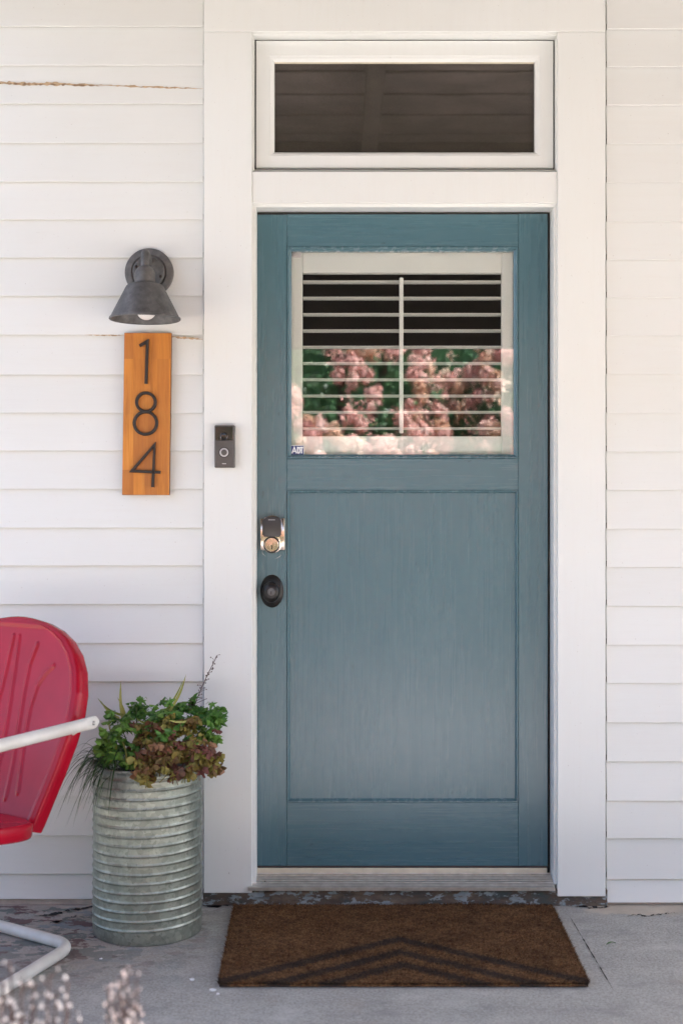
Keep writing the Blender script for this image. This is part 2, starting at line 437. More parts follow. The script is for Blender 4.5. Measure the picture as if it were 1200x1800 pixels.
M['chip'] = plain('chip_white', (.80, .80, .80), .7, var=.05)

# ------------------------------------------------------------------ ground
def ground():
    s = NT('dry_lawn'); n = s.noise(60, 5, .7); g = s.noise(.6, 4)
    c = s.ramp(n, [(.3, (.20, .185, .155)), (.7, (.33, .305, .27))]); c = s.mix(s.math('MULTIPLY', g, .3), c, (.22, .215, .16))
    s.set(color=c, rough=.9); s.bump(n, .5, .01); return s.m
GZ = -0.35; BOUNCE = True
bm = BM(); box(bm, -70, 70, -90, 60, GZ - .5, GZ); tag(obj('yard_ground', bm, ground(), smooth=0), kind='structure')
bm = BM(); box(bm, -.05, 1.08, -6.3, -1.76, GZ - .1, GZ + .03, .01); walk = tag(obj('garden_path', bm, plain('path_concrete', (.72, .66, .63), .8, var=.1, scale=12, bump=.2), smooth=0), kind='structure')
bm = BM(); box(bm, -7.0, 7.0, -4.6, -2.62, GZ - .12, GZ + .012, .01); tag(obj('bounce_strip', bm, plain('pale_bounce', (.52, .485, .48), .9, var=.35, scale=70, bump=.5), smooth=0), kind='structure') if BOUNCE else bm.free()  # unseen pale strip, added to bounce sunlight up onto the wall
bm = BM()
nx, ny = 70, 40; x0, x1, y0, y1 = -3.2, 4.6, -1.75, .075
grid = [[bm.verts.new((x0 + (x1 - x0) * i / nx, y0 + (y1 - y0) * j / ny, 0)) for j in range(ny + 1)] for i in range(nx + 1)]
for i in range(nx):
    for j in range(ny): bm.faces.new((grid[i][j], grid[i + 1][j], grid[i + 1][j + 1], grid[i][j + 1]))
per = [grid[i][0] for i in range(nx + 1)] + [grid[nx][j] for j in range(1, ny + 1)] + [grid[i][ny] for i in range(nx - 1, -1, -1)] + [grid[0][j] for j in range(ny - 1, 0, -1)]
low = [bm.verts.new((v.co.x, v.co.y, GZ)) for v in per]
for i in range(len(per)):
    j = (i + 1) % len(per); bm.faces.new((per[i], low[i], low[j], per[j]))
for v in bm.verts:
    if v.co.z > -.1: v.co.z = -.0012 + .0012 * noise.noise(v.co * 4)
bmesh.ops.recalc_face_normals(bm, faces=bm.faces)
porch = tag(obj('porch_floor', bm, M['floor'], smooth=40), kind='structure')
for a, b, w in ((FLOOR(60, 1611), FLOOR(172, 1592), .010), (FLOOR(85, 1624), FLOOR(140, 1609), .007), (FLOOR(355, 1590), FLOOR(420, 1588), .022),
                (FLOOR(1001, 1612), FLOOR(1078, 1742), .0022), (FLOOR(1095, 1612), FLOOR(1190, 1606), .004), (FLOOR(1010, 1594), FLOOR(1070, 1593), .010)):
    bm = BM(); ribbon(bm, wander(a, b, 34, .009 if w > .003 else .0006, 'xy'), w, (0, 0, 1), .0012, .75); obj('crack', bm, M['gap'], porch)

# ------------------------------------------------------------------ the house front
house = thing('clapboard_house', (0, 0, 0), 'white clapboard house front with wide flat boards framing the doorway', 'house')
# clapboards
edgesL = [-17, 50, 118, 185, 254, 322, 388, 455, 522, 590, 660, 727, 793, 860, 928, 994, 1062, 1130, 1197, 1265, 1332, 1399, 1467, 1534, 1578]
edgesR = [-12, 55, 121, 188, 256, 323, 392, 459, 525, 592, 659, 727, 795, 862, 930, 997, 1065, 1133, 1200, 1269, 1337, 1406, 1472, 1543, 1584]
def clapboard(xa, xb, zt, zb):
    bm = BM(); n = 40 if xb < 3 else 90; top = zt + .022; th = .0175 + rnd.uniform(-.0012, .0012); wz = rnd.uniform(0, 50); loops = []
    for i in range(n + 1):
        x = xa + (xb - xa) * i / n
        w = .0007 * noise.noise((x * 1.3, wz, 0)); e = .00035 * noise.noise((x * 2.2, wz, 7))
        loops.append([(x, .002, zb + e + .020), (x, -.0108, zb + e + .020), (x, -.0108, zb + e + .0010), (x, -th + w + .0012, zb + e), (x, -th + w, zb + e + .0012), (x, -th * .93 + w, zb + .012),
                      (x, -th * .55 + w * .6, (zb + top) / 2), (x, -.0046, zt + .003), (x, -.0022, top), (x, .002, top)])
    rings(bm, loops, True, True, True)
    for f in bm.faces:       # dark colour inside the laps, painting in their shadow lines
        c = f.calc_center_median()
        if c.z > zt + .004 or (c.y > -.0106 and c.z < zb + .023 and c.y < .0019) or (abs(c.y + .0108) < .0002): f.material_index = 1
    return bm
for ed, xa, xb in ((edgesL, -1.75, PX(358)), (edgesR, PX(1064), 4.6)):
    tops = [3.02 - .119] + []
    full = [PZ(ed[0]) + .119 * k for k in (2, 1)] + [PZ(e) for e in ed]
    for zt, zb in zip(full, full[1:]):
        obj('clapboard', clapboard(xa, xb, zt, zb), [M['siding'], M['lap_shade']], house, 20)
# cracks in the boards on the left
def on_board(px, py, y=-.012): return PW(px, py, y)
bm = BM(); ribbon(bm, wander(on_board(-40, 146, -.0085), on_board(180, 150, -.0085), 50, .0012), .0075, (0, -1, 0), .004); obj('crack', bm, M['crack'], house); bm = BM(); ribbon(bm, wander(on_board(-40, 147, -.0085), on_board(200, 152, -.0085), 60, .0006), .0022, (0, -1, 0), .0046, .8); obj('crack', bm, M['crack_core'], house); bm = BM(); ribbon(bm, wander(on_board(170, 150, -.0085), on_board(357, 157, -.0085), 50, .0010), .004, (0, -1, 0), .004)
obj('crack', bm, M['crack'], house)
bm = BM(); ribbon(bm, wander(on_board(296, 592), on_board(357, 597), 24, .001), .0055, (0, -1, 0), .0035); obj('crack', bm, M['crack'], house); bm = BM(); ribbon(bm, wander(on_board(150, 589), on_board(219, 590), 24, .0008), .003, (0, -1, 0), .0055)
obj('crack', bm, M['crack'], house)
# flat boards round the doorway
CY = -.027
def board(name, a, b, c, d, y=CY, yb=.03, bev=.0018, mat='trim'):
    bm = BM(); pbox(bm, a, b, c, d, y, yb, bev); return obj(name, bm, M[mat], house)
board('casing_board', 358, 443, 55.9, 1570)
board('casing_board', 979, 1063.5, 55.9, 1576)
board('header_board', 358, 1063.5, -160, 55.6)
board('transom_rail', 443.6, 978.4, 301, 357, -.022)
board('transom_bead', 443.6, 978.4, 56.5, 62, -.020, .03)
# transom opening lining
bm = BM(); pbox(bm, 443.6, 446.5, 62.5, 300.5, -.012, .06, .001); obj('transom_jamb', bm, M['trim'], house)
bm = BM(); pbox(bm, 976.6, 978.4, 62.5, 300.5, -.012, .06, .001); obj('transom_jamb', bm, M['trim'], house)
bm = BM(); pbox(bm, 446.6, 976.5, 58, 62.8, -.0105, .06, .001); obj('transom_head', bm, M['trim'], house)
bm = BM(); box(bm, PX(446.8), PX(973), -.008, .06, PZ(301), PZ(299.3), .0008); obj('transom_sill', bm, M['trim'], house)
# door frame: a strip inside the casing, then the rebate the door shuts in
bm = BM(); moulding(bm, (PX(443.4, -.010), PX(978.6, -.010), .06, PZ(357.6, -.010)), [(0, .10), (0, -.010), (.0098, -.010), (.0112, -.0085), (.0112, .10)])
for v in bm.verts:
    if v.co.z < .09: v.co.z = .062
fr = obj('door_frame', bm, M['trim'], house)
DY = .052
bm = BM(); x0, x1, z1 = PX(452, DY), PX(962, DY), PZ(377, DY)
moulding(bm, (PX(449.6, DY), PX(964.6, DY), .062, PZ(373.2, DY)), [(0, DY + .003), (.0085, DY + .003), (.0085, .10)])
for v in bm.verts:
    if v.co.z < .09: v.co.z = .062
obj('weather_seal', bm, M['gap'], house)
# threshold
bm = BM(); prof = [(.045, .050), (-.036, .050), (-.036, .060), (-.0345, .0612)]
n = 6
for i in range(n):
    t0, t1, t2 = i / n, (i + .62) / n, (i + .64) / n
    f = lambda t: (-.0345 + .0785 * t, .0612 + .0215 * t)
    y_, z_ = f(t0); prof.append((y_ + .0006, z_)); y_, z_ = f(t1); prof.append((y_, z_)); y_, z_ = f(t2); prof.append((y_, z_ - .006)); y_, z_ = f((i + .99) / n); prof.append((y_, z_ - .006))
prof += [(.045, .0835)]
rings(bm, [[(x, y, z) for y, z in prof] for x in (PX(436, -.036), PX(975, -.036))], True, True, True)
sill = obj('threshold', bm, M['alu'], house, 20)
bm = BM(); lathe(bm, [(.0028, 0), (.0022, .0012), (0.0006, .0014)], (PX(466, 0), -.005, .0705), 12); obj('screw', bm, M['gap'], sill)
bm = BM(); box(bm, PX(447, .045), PX(961, .045), .046, .10, .060, .098, .001); obj('sill_strip', bm, M['cream'], house)
# riser under the threshold, bare step and mortar
bm = BM(); nseg = 90
def rough_front(bm, xa, xb, y, z0, z1, amp, n=60):
    rows = 5; g = [[bm.verts.new((xa + (xb - xa) * i / n, y + amp * noise.noise(((xa + (xb - xa) * i / n) * 14, j * 1.7, y * 9)), z0 + (z1 - z0) * j / rows)) for j in range(rows + 1)] for i in range(n + 1)]
    for i in range(n):
        for j in range(rows): bm.faces.new((g[i][j], g[i + 1][j], g[i + 1][j + 1], g[i][j + 1]))
    back = [bm.verts.new((xa + (xb - xa) * i / n, .06, z1)) for i in range(n + 1)]
    for i in range(n): bm.faces.new((g[i][rows], g[i + 1][rows], back[i + 1], back[i]))
    bmesh.ops.recalc_face_normals(bm, faces=bm.faces); return bm
rough_front(bm, PX(358), PX(1064), -.020, -.004, .0485, .012, 110); obj('step_riser', bm, M['riser'], house, 60)
bm = BM(); rough_front(bm, -1.75, PX(357.5), -.004, -.004, .018, .004); obj('foundation', bm, M['mortar'], house, 60)
bm = BM(); rough_front(bm, PX(1064.5), 4.6, -.003, -.004, .012, .004); obj('foundation', bm, M['mortar'], house, 60)
# wall core behind the boards, with the doorway left open
core = BM()
box(core, -1.75, PX(442), .031, .12, .0, 3.06); box(core, PX(980), 4.6, .031, .12, .0, 3.06)
box(core, PX(442), PX(980), .061, .12, PZ(56), 3.05); box(core, PX(442), PX(980), .061, .12, PZ(356), PZ(301))
obj('wall_core', core, M['trim'], house, 0)
# porch roof: ceiling boards, rafters, a deep front beam, posts
RX0, RX1, EY = -1.55, 4.3, -2.40
BZ = H + (900 - 606) / F * D * (1 + (-EY) / D)
for k in range(16):
    ya = EY + .02 + k * .1505
    bm = BM(); box(bm, RX0, RX1, ya, ya + .143, 3.052 + .006 * (k % 2), 3.07, .003, 1); obj('ceiling_board', bm, M['ceil'], house)
for x in (-1.45, .10, 1.05, 2.6, 4.2):
    bm = BM(); box(bm, x, x + .07, EY + .07, -.03, 2.93, 3.05, .002, 1); obj('rafter', bm, M['beam'], house)
bm = BM(); box(bm, RX0, RX1, EY - .05, EY + .05, BZ, 3.05, .004, 1); obj('porch_beam', bm, M['beam'], house)
bm = BM(); box(bm, RX0 - .1, RX1 + .1, EY - .09, 2.7, 3.075, 3.15, .01, 1); obj('porch_roof', bm, M['beam'], house)
for x in (RX0 + .12, RX1 - .12):
    bm = BM(); box(bm, x - .06, x + .06, EY - .045, EY + .045, GZ, BZ, .006, 1); obj('porch_post', bm, M['trim'], house)
# hall behind the door
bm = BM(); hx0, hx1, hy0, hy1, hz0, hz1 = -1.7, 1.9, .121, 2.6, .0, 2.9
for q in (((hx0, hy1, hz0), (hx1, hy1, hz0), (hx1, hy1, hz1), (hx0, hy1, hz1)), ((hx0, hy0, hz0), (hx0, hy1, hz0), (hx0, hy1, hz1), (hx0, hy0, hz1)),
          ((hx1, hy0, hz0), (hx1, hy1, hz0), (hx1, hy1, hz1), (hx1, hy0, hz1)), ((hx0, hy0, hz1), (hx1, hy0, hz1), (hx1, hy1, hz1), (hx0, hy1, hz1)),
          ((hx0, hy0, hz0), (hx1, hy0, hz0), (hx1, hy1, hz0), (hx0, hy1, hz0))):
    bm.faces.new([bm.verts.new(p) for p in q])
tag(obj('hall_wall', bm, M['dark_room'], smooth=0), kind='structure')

# ------------------------------------------------------------------ transom window
TY = .012
tw = thing('transom_window', PW(711, 296, TY), 'low white framed transom window with dark glass above the door', 'window')
r = prect(450.2, 971.8, 71.2, 295.6, TY)
iw = PX(482, TY) - PX(450.2, TY)
bm = BM(); moulding(bm, r, [(0, .05), (0, TY + .0015), (.0015, TY), (iw - .015, TY), (iw - .013, TY + .002), (iw - .009, TY + .003), (iw - .004, TY + .007), (iw, TY + .012), (iw, .05)])
# the frame's top and bottom rails differ in height from its stiles
zt, zb = PZ(107, TY), PZ(266, TY)
for v in bm.verts:
    d_top, d_bot = r[3] - v.co.z, v.co.z - r[2]
    inx = min(v.co.x - r[0], r[1] - v.co.x)
    if inx > .002:
        k = (inx / iw)
        v.co.z = (r[3] - k * (r[3] - zt)) if d_top < d_bot else (r[2] + k * (zb - r[2]))
obj('sash', bm, M['trim'], tw, 25)
bm = BM(); gx0, gx1 = PX(481, TY), PX(939, TY)
box(bm, gx0, gx1, .026, .030, zb - .004, zt + .004); obj('glass', bm, M['glass'], tw, 0)
bm = BM(); box(bm, gx0, gx1, .036, .0375, zb - .004, zt + .004); obj('insect_screen', bm, M['screen'], tw, 0)
bm = BM(); pbox(bm, 482.5, 937.5, 109.5, 112, .0245, .0258); obj('glazing_bead', bm, M['cream'], tw, 0)
# dark slot behind the sash edge
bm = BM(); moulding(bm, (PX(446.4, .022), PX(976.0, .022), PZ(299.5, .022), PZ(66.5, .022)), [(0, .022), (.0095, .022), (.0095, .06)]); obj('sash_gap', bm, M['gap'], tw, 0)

# ------------------------------------------------------------------ front door
door = thing('front_door', PW(707, 1526, DY), 'slate blue panelled front door with shuttered window above one large panel', 'door')
def dpart(name, a, b, c, d, y=DY, yb=DY + .04, bev=.0012, mat='door', par=None):
    bm = BM(); pbox(bm, a, b, c, d, y, yb, bev); return obj(name, bm, M[mat], par or door)
dpart('stile', 452.4, 504.2, 377.2, 1524); dpart('stile', 910.6, 961.8, 376, 1524)
dpart('top_rail', 504.5, 910.3, 376.6, 433, DY + .0005, mat='door_rail'); dpart('lock_rail', 504.5, 910.3, 806, 861.5, DY + .0005, mat='door_rail'); dpart('bottom_rail', 504.5, 910.3, 1410, 1524, DY + .0005, mat='door_rail')
r = prect(504.6, 910.2, 433.2, 805.8, DY)
bm = BM(); moulding(bm, r, [(.0, DY + .03), (0, DY - .001), (.0018, DY - .003), (.0045, DY - .0028), (.0065, DY + .002), (.0085, DY + .007), (.0125, DY + .010), (.0135, DY + .016), (.0135, DY + .03)])
obj('window_moulding', bm, M['door_trim'], door, 25)
bm = BM(); r = prect(504.6, 910.2, 861.8, 1409.7, DY)
moulding(bm, r, [(0, DY + .03), (0, DY), (.0012, DY - .0022), (.0042, DY - .0022), (.0055, DY + .001), (.0085, DY + .005), (.0095, DY + .010), (.0095, DY + .03)])
obj('panel_moulding', bm, M['door_trim'], door, 25)
dpart('panel', 509, 906, 867, 1404.5, DY + .0085, DY + .03, 0)
# glass, then the shutter behind it
GY = DY + .014
bm = BM(); box(bm, r[0] + .008, r[1] - .008, GY, GY + .005, PZ(803.5, DY), PZ(437, DY)); obj('glass', bm, M['glass'], door, 0)
SY = GY + .022
def spart(name, a, b, c, d, y=SY, yb=None, bev=.0015, mat='shutter'):
    bm = BM(); pbox(bm, a, b, c, d, y, yb or y + .028, bev); return obj(name, bm, M[mat], door)
spart('shutter_stile', 506, 531.5, 430, 812); spart('shutter_stile', 881.5, 912, 430, 812)
spart('shutter_rail', 531.8, 881.2, 430, 480, SY + .001); spart('shutter_rail', 531.8, 881.2, 767, 812, SY + .001)
spart('shutter_frame', 502, 517.5, 430, 812, SY - .005, SY - .0005, .001); spart('shutter_frame', 897, 914, 430, 812, SY - .005, SY - .0005, .001)
for k in range(10):
    py = 493.3 + k * 28.78; y = SY + .012; zc = PZ(py, y)
    bm = BM(); prof = []
    for a in range(16):
        t = 2 * math.pi * a / 16; prof.append((y + .031 + math.cos(t) * .031 * (1 if math.cos(t) < 0 else 1), zc + math.sin(t) * .0046 * (1 - .3 * abs(math.cos(t)))))
    rings(bm, [[(x, yy, zz) for yy, zz in prof] for x in (PX(532.2, y), PX(881, y))], True, True, True)
    obj('louvre', bm, M['shutter'], door, 60)
bm = BM(); y = SY + .002; pbox(bm, 701.5, 708.8, 487.5, 761.5, y, y + .009, .0025); obj('tilt_rod', bm, M['shutter'], door)
spart('alarm_sensor', 514.5, 529.5, 440.5, 452, SY - .012, SY - .0055, .001, 'sensor')
# sticker
sy = GY - .0006
st = dpart('sticker', 511.3, 533.6, 783.5, 799.3, sy, sy + .0004, 0, 'navy')
bm = BM()
def P2(px, py, y): p = PW(px, py, y); return (p.x, p.z)
ys = sy - .0003; w = .0042
for pts in ([(513.2, 797), (517.2, 786.2), (521, 797)], [(515, 793.3), (519.4, 793.3)], [(523.0, 796.6), (523.0, 786.6), (526, 787.2), (527.4, 791.5), (526, 796), (523.0, 796.6)], [(526.8, 786.6), (532.8, 786.6)], [(530, 786.6), (530, 797)]):
    stroke(bm, [P2(a, b, ys) for a, b in pts], w, ys, ys + .0002)
obj('sticker_letters', bm, M['white'], st, 0)
bm = BM(); moulding(bm, prect(510.6, 534.3, 782.8, 800, sy - .0001), [(0, sy - .0001), (.0014, sy - .0001)]); obj('sticker_border', bm, M['white'], st, 0)
dpart('door_sweep', 453, 961.5, 1522.5, 1530, DY - .004, DY + .03, .001, 'rubber')
# deadbolt
def arc(cx, cy, rx, ry, a0, a1, n): return [(cx + rx * math.cos(R(a0 + (a1 - a0) * i / n)), cy - ry * math.sin(R(a0 + (a1 - a0) * i / n))) for i in range(n + 1)]
yb = DY - .022
out = [(458, 967.3), (457.2, 911.5), (462.5, 911.5)] + arc(478, 914.5, 15.5, 8.6, 160, 12, 12) + [(494, 911.3), (500.2, 910.5), (500.4, 967.3), (495, 967.8)] + arc(478.5, 962, 15, 11, -30, -150, 12) + [(463, 968)]
bm = BM(); plate(bm, [P2(a, b, yb) for a, b in out], yb, DY, .0028); db = obj('deadbolt', bm, M['nickel'], door, 35)
kp = [(461.5, 940)] + [(460.9, 915)] + arc(478, 916.5, 16.5, 8.2, 165, 15, 12) + [(494.6, 915), (494.2, 940), (491, 943.6), (465, 943.6)]
bm = BM(); plate(bm, [P2(a, b, yb) for a, b in kp], yb - .0012, yb + .002, .0008); obj('keypad', bm, M['keypad'], db, 35)
bm = BM(); pbox(bm, 471.5, 483.5, 913.2, 914.4, yb - .0015, yb - .0010); obj('keypad_mark', bm, M['bell_ring'], db, 0)
c = PW(477.6, 957.6, yb); u = (D + yb) / F
bm = BM(); lathe(bm, [(14.6 * u, .001), (14.6 * u, -.001), (12.6 * u, -.0018), (12.2 * u, .0)], c, 40, 'Y'); obj('cylinder_collar', bm, M['black'], db, 35)
bm = BM(); lathe(bm, [(12.3 * u, .002), (12.3 * u, -.004), (11.4 * u, -.0055), (6 * u, -.0058), (5.6 * u, -.0066), (.1 * u, -.0068)], c, 40, 'Y', cap1=True); obj('cylinder', bm, M['nickel'], db, 35)
bm = BM(); plate(bm, [P2(a, b, yb - .007) for a, b in ((476.6, 965), (476.8, 960.5), (476.2, 959.2), (477.6, 957.6), (479, 959.2), (478.4, 960.5), (478.6, 965))], yb - .0078, yb - .0066); obj('keyhole', bm, M['black'], db, 0)
bm = BM(); yy = DY - .0004
for pts in (arc(478, 964, 19, 17, -160, -125, 8), arc(478, 964, 20, 19, -75, -35, 8)): ribbon(bm, [PW(a, b, yy) for a, b in pts], .0016, (0, -1, 0), .0004)
obj('scratch', bm, M['bell_ring'], door)
# knob
c = PW(478, 1039, DY); u = (D + DY) / F
bm = BM(); lathe(bm, [(20.6 * u, .0), (20.6 * u, -.002), (19.2 * u, -.0055), (14 * u, -.009), (9 * u, -.011), (6.5 * u, -.018), (6 * u, -.03)], c, 48, 'Y', 1.0, 1.40); kn = obj('knob_rosette', bm, M['black'], door, 40)
bm = BM(); lathe(bm, [(6 * u, -.028), (9 * u, -.034), (13.5 * u, -.041), (15.2 * u, -.050), (14.4 * u, -.058), (11 * u, -.064), (7.4 * u, -.066)], c, 48, 'Y', 1.0, 1.22, cap1=True); obj('knob', bm, M['black'], kn, 40)
cc = PW(477, 1040.5, DY - .066); bm = BM(); lathe(bm, [(6.6 * u, .001), (6.6 * u, -.0015), (5.8 * u, -.0024), (.2 * u, -.0026)], cc, 32, 'Y', cap1=True); obj('lock_cylinder', bm, M['zinc'], kn, 35)
bm = BM(); yk = DY - .0695; plate(bm, [P2(a, b, yk) for a, b in ((475.6, 1044.5), (475.9, 1041.5), (475.4, 1040.2), (476.6, 1038.8), (477.8, 1040.2), (477.3, 1041.5), (477.6, 1044.5))], yk, yk + .0014); obj('keyhole', bm, M['black'], kn, 0)

# ------------------------------------------------------------------ wall lamp
LY = -.13
lamp = thing('wall_lamp', PW(263, 484, -.014), 'weathered grey metal barn lamp on the clapboards above the house number', 'lamp')
c = PW(263, 480, -.016); u = D / F
bm = BM(); lathe(bm, [(42.3 * u, .004), (42.3 * u, -.010), (41.0 * u, -.0135), (38 * u, -.015), (31 * u, -.0155), (29.5 * u, -.013), (28 * u, -.0125), (27.5 * u, -.020), (25.5 * u, -.023), (3 * u, -.024)], c, 64, 'Y', cap1=True)
bp = obj('backplate', bm, M['zinc'], lamp, 30)
for a in (-22, 158):
    bm = BM(); cc = c + Vector((math.cos(R(a)) * 23 * u, -.0235, math.sin(R(a)) * 23 * u)); lathe(bm, [(.005, .0), (.005, -.003), (.003, -.0055), (.0004, -.006)], cc, 14, 'Y', cap1=True); obj('screw', bm, M['bronze'], bp, 40)
ax = PX(255, LY); zt_ = PZ(468, LY)
path = smooth_path([(c.x, c.y - .02, c.z + .028), (ax * .5 + c.x * .5, LY * .55, c.z + .042), (ax, LY, c.z + .043), (ax, LY, zt_ - .01)], .05, 8)
bm = BM(); tube(bm, path, .0125, 16); obj('arm', bm, M['zinc'], lamp, 60)
u = (D + LY) / F; cz = PZ(500, LY); cl = (ax, LY, 0)
bm = BM(); lathe(bm, [(.5 * u, PZ(466.5, LY)), (7 * u, PZ(467.5, LY)), (13 * u, PZ(471, LY)), (17 * u, PZ(477, LY)), (18 * u, PZ(480, LY)), (18.2 * u, PZ(481, LY)), (18.2 * u, PZ(497, LY)), (19.2 * u, PZ(498, LY)), (19.2 * u, PZ(501, LY))], cl, 40, cap0=True); obj('socket_cup', bm, M['zinc'], lamp, 30)
bm = BM(); th = 1.3
lathe(bm, [(18.6 * u, PZ(498.6, LY)), (26 * u, PZ(499.4, LY)), (30 * u, PZ(501, LY)), (32.4 * u, PZ(503.4, LY)), (34.2 * u, PZ(506.6, LY)), (60.2 * u, PZ(557.5, LY)), (62.2 * u, PZ(558.5, LY)), (62.6 * u, PZ(561, LY)), (61.2 * u, PZ(562.4, LY)), (59 * u, PZ(561, LY)), (31.4 * u, PZ(505, LY)), (18 * u, PZ(502, LY))], cl, 72)
obj('shade', bm, M['zinc'], lamp, 30)
bm = BM(); bc = (ax + .004, LY, PZ(545, LY)); lathe(bm, [(.2 * u, -17.5 * u)] + [(17.5 * u * math.sin(R(a)), -17.5 * u * math.cos(R(a))) for a in range(15, 136, 12)] + [(11 * u, 22 * u), (9 * u, 32 * u)], bc, 32, cap0=True); obj('bulb', bm, M['bulb'], lamp, 60)

# ------------------------------------------------------------------ house number board
NY = -.038
num = thing('house_number_sign', PW(256, 870, -.016), 'orange stained wooden board with dark digits 184 below the wall lamp', 'house number')
bm = BM(); plate(bm, [P2(a, b, NY) for a, b in ((214.9, 870), (297.5, 870.3), (301.2, 585.2), (218.8, 585))], NY, -.0145, .0012)
bd = obj('board', bm, [M['wood'], M['wood_edge']], num, 25)
for p in bd.data.polygons:
    if abs(p.normal.y) < .5: p.material_index = 1
y0_, y1_ = NY - .011, NY - .0005; sw = 5.0 * D / F
bm = BM(); stroke(bm, [P2(a, b, y0_) for a, b in ((245.4, 607.6), (259.0, 599.6), (256.5, 674.5))], sw, y0_, y1_); obj('digit', bm, M['bronze'], num, 25)
bm = BM()
for cx, cy, rr_ in ((256.4, 706.8, 16.4), (255.6, 743.6, 19.8)):
    stroke(bm, [P2(cx + rr_ * math.cos(2 * math.pi * i / 40), cy + rr_ * math.sin(2 * math.pi * i / 40), y0_) for i in range(40)], sw, y0_ + (.0004 if cy < 720 else 0), y1_, True)
obj('digit', bm, M['bronze'], num, 30)
bm = BM(); stroke(bm, [P2(a, b, y0_) for a, b in ((268.2, 856.4), (271.6, 781.6), (231.5, 828.0), (282.0, 830.3))], sw, y0_, y1_); obj('digit', bm, M['bronze'], num, 25)

# ------------------------------------------------------------------ doorbell
BY = CY - .024
bell = thing('doorbell', PW(394.5, 822, CY), 'dark grey video doorbell with round button on the left casing board', 'doorbell')
def bpart(name, a, b, c, d, y, yb, mat, bev=.001):
    bm = BM(); pbox(bm, a, b, c, d, y, yb, bev); return obj(name, bm, M[mat], bell)
bpart('case', 377.2, 412.4, 747.5, 822, BY + .002, CY, 'bell', .002); bpart('faceplate', 379, 410, 774.5, 820, BY, BY + .003, 'bell', .001)
bpart('camera_window', 379, 410, 749.5, 773.8, BY + .0005, BY + .003, 'bell_glass', .001)
u = (D + BY) / F
bm = BM(); lathe(bm, [(6.8 * u, .001), (6.8 * u, -.002), (5.4 * u, -.0032), (4.6 * u, -.0015), (.2 * u, -.0022)], PW(393.8, 766.8, BY), 32, 'Y', cap1=True); obj('camera_lens', bm, M['bell_glass'], bell, 35)
bm = BM(); lathe(bm, [(9.2 * u, .001), (9.2 * u, -.0006), (8 * u, -.0008)], PW(394, 795.3, BY), 40, 'Y', cap1=True); obj('button_well', bm, M['black'], bell, 35)
bm = BM(); lathe(bm, [(7.8 * u, .0), (7.8 * u, -.0018), (7 * u, -.0024), (5.5 * u, -.0024), (5.1 * u, -.001)], PW(394, 795.3, BY), 40, 'Y'); obj('button_ring', bm, M['bell_ring'], bell, 35)
bm = BM(); lathe(bm, [(5.2 * u, .0), (5.2 * u, -.0016), (4 * u, -.0021), (.2 * u, -.0022)], PW(394, 795.3, BY), 32, 'Y', cap1=True); obj('button', bm, M['bell'], bell, 35)
bpart('logo_mark', 390.5, 397.5, 814.3, 815.8, BY - .0003, BY + .0005, 'bell_ring', 0)

# ------------------------------------------------------------------ doormat
mat_t = thing('doormat', (.158, -.385, 0), 'brown coir doormat with three dark chevron stripes before the door', 'doormat')
mx0b, mx1b, mx0f, mx1f, myb, myf = -.327, .643, -.313, .632, -.048, -.716
def mat_pt(u_, v_): # u across, v back->front
    y = myb + (myf - myb) * v_; a = mx0b + (mx0f - mx0b) * v_; b = mx1b + (mx1f - mx1b) * v_
    return a + (b - a) * u_, y
bm = BM(); n1, n2 = 40, 24
def mat_z(u_, v_): return .0105 + .0012 * noise.noise((u_ * 5, v_ * 4, 2)) + .003 * max(0, v_ - .9) * 10 * max(0, .04 - abs(u_ - .985)) * 25 * .3
g = [[bm.verts.new((*mat_pt(i / n1, j / n2), mat_z(i / n1, j / n2))) for j in range(n2 + 1)] for i in range(n1 + 1)]
for i in range(n1):
    for j in range(n2): bm.faces.new((g[i][j], g[i + 1][j], g[i + 1][j + 1], g[i][j + 1]))
per = [g[i][0] for i in range(n1 + 1)] + [g[n1][j] for j in range(1, n2 + 1)] + [g[i][n2] for i in range(n1 - 1, -1, -1)] + [g[0][j] for j in range(n2 - 1, 0, -1)]
low = [bm.verts.new((v.co.x, v.co.y, .001)) for v in per]
for i in range(len(per)): bm.faces.new((per[i], per[(i + 1) % len(per)], low[(i + 1) % len(per)], low[i]))
bmesh.ops.recalc_face_normals(bm, faces=bm.faces); obj('mat_base', bm, M['coir'], mat_t, 40)
verts, faces = [], []
rf = random.Random(3); base = Vector(mat_t.location)
for k in range(62000):
    u_, v_ = rf.random(), rf.random()
    if rf.random() < .12: (u_, v_) = rf.choice([(rf.choice((.0, 1.)), v_), (u_, rf.choice((0., 1.)))])
    x, y = mat_pt(u_, v_); z = mat_z(u_, v_) - .003
    h = rf.uniform(.004, .0135) * (.82 + .35 * noise.noise((x * 9, y * 9, 0))); a = rf.uniform(0, 6.283); lx, ly = rf.gauss(0, .0028), rf.gauss(0, .0028)
    if u_ < .001: lx -= abs(rf.gauss(0, .004))
    if u_ > .999: lx += abs(rf.gauss(0, .004))
    if v_ > .999: ly -= abs(rf.gauss(0, .005))
    dx, dy = math.cos(a) * .0012, math.sin(a) * .0012; i = len(verts)
    verts += [(x - dx - base.x, y - dy - base.y, z), (x + dx - base.x, y + dy - base.y, z), (x + lx - base.x, y + ly - base.y, z + h)]; faces.append((i, i + 1, i + 2))
me = bpy.data.meshes.new('coir_fibres'); me.from_pydata(verts, [], faces); me.materials.append(M['fibre'])
cf = link(bpy.data.objects.new('coir_fibres', me)); cf.parent = mat_t; cf['kind'] = 'stuff'

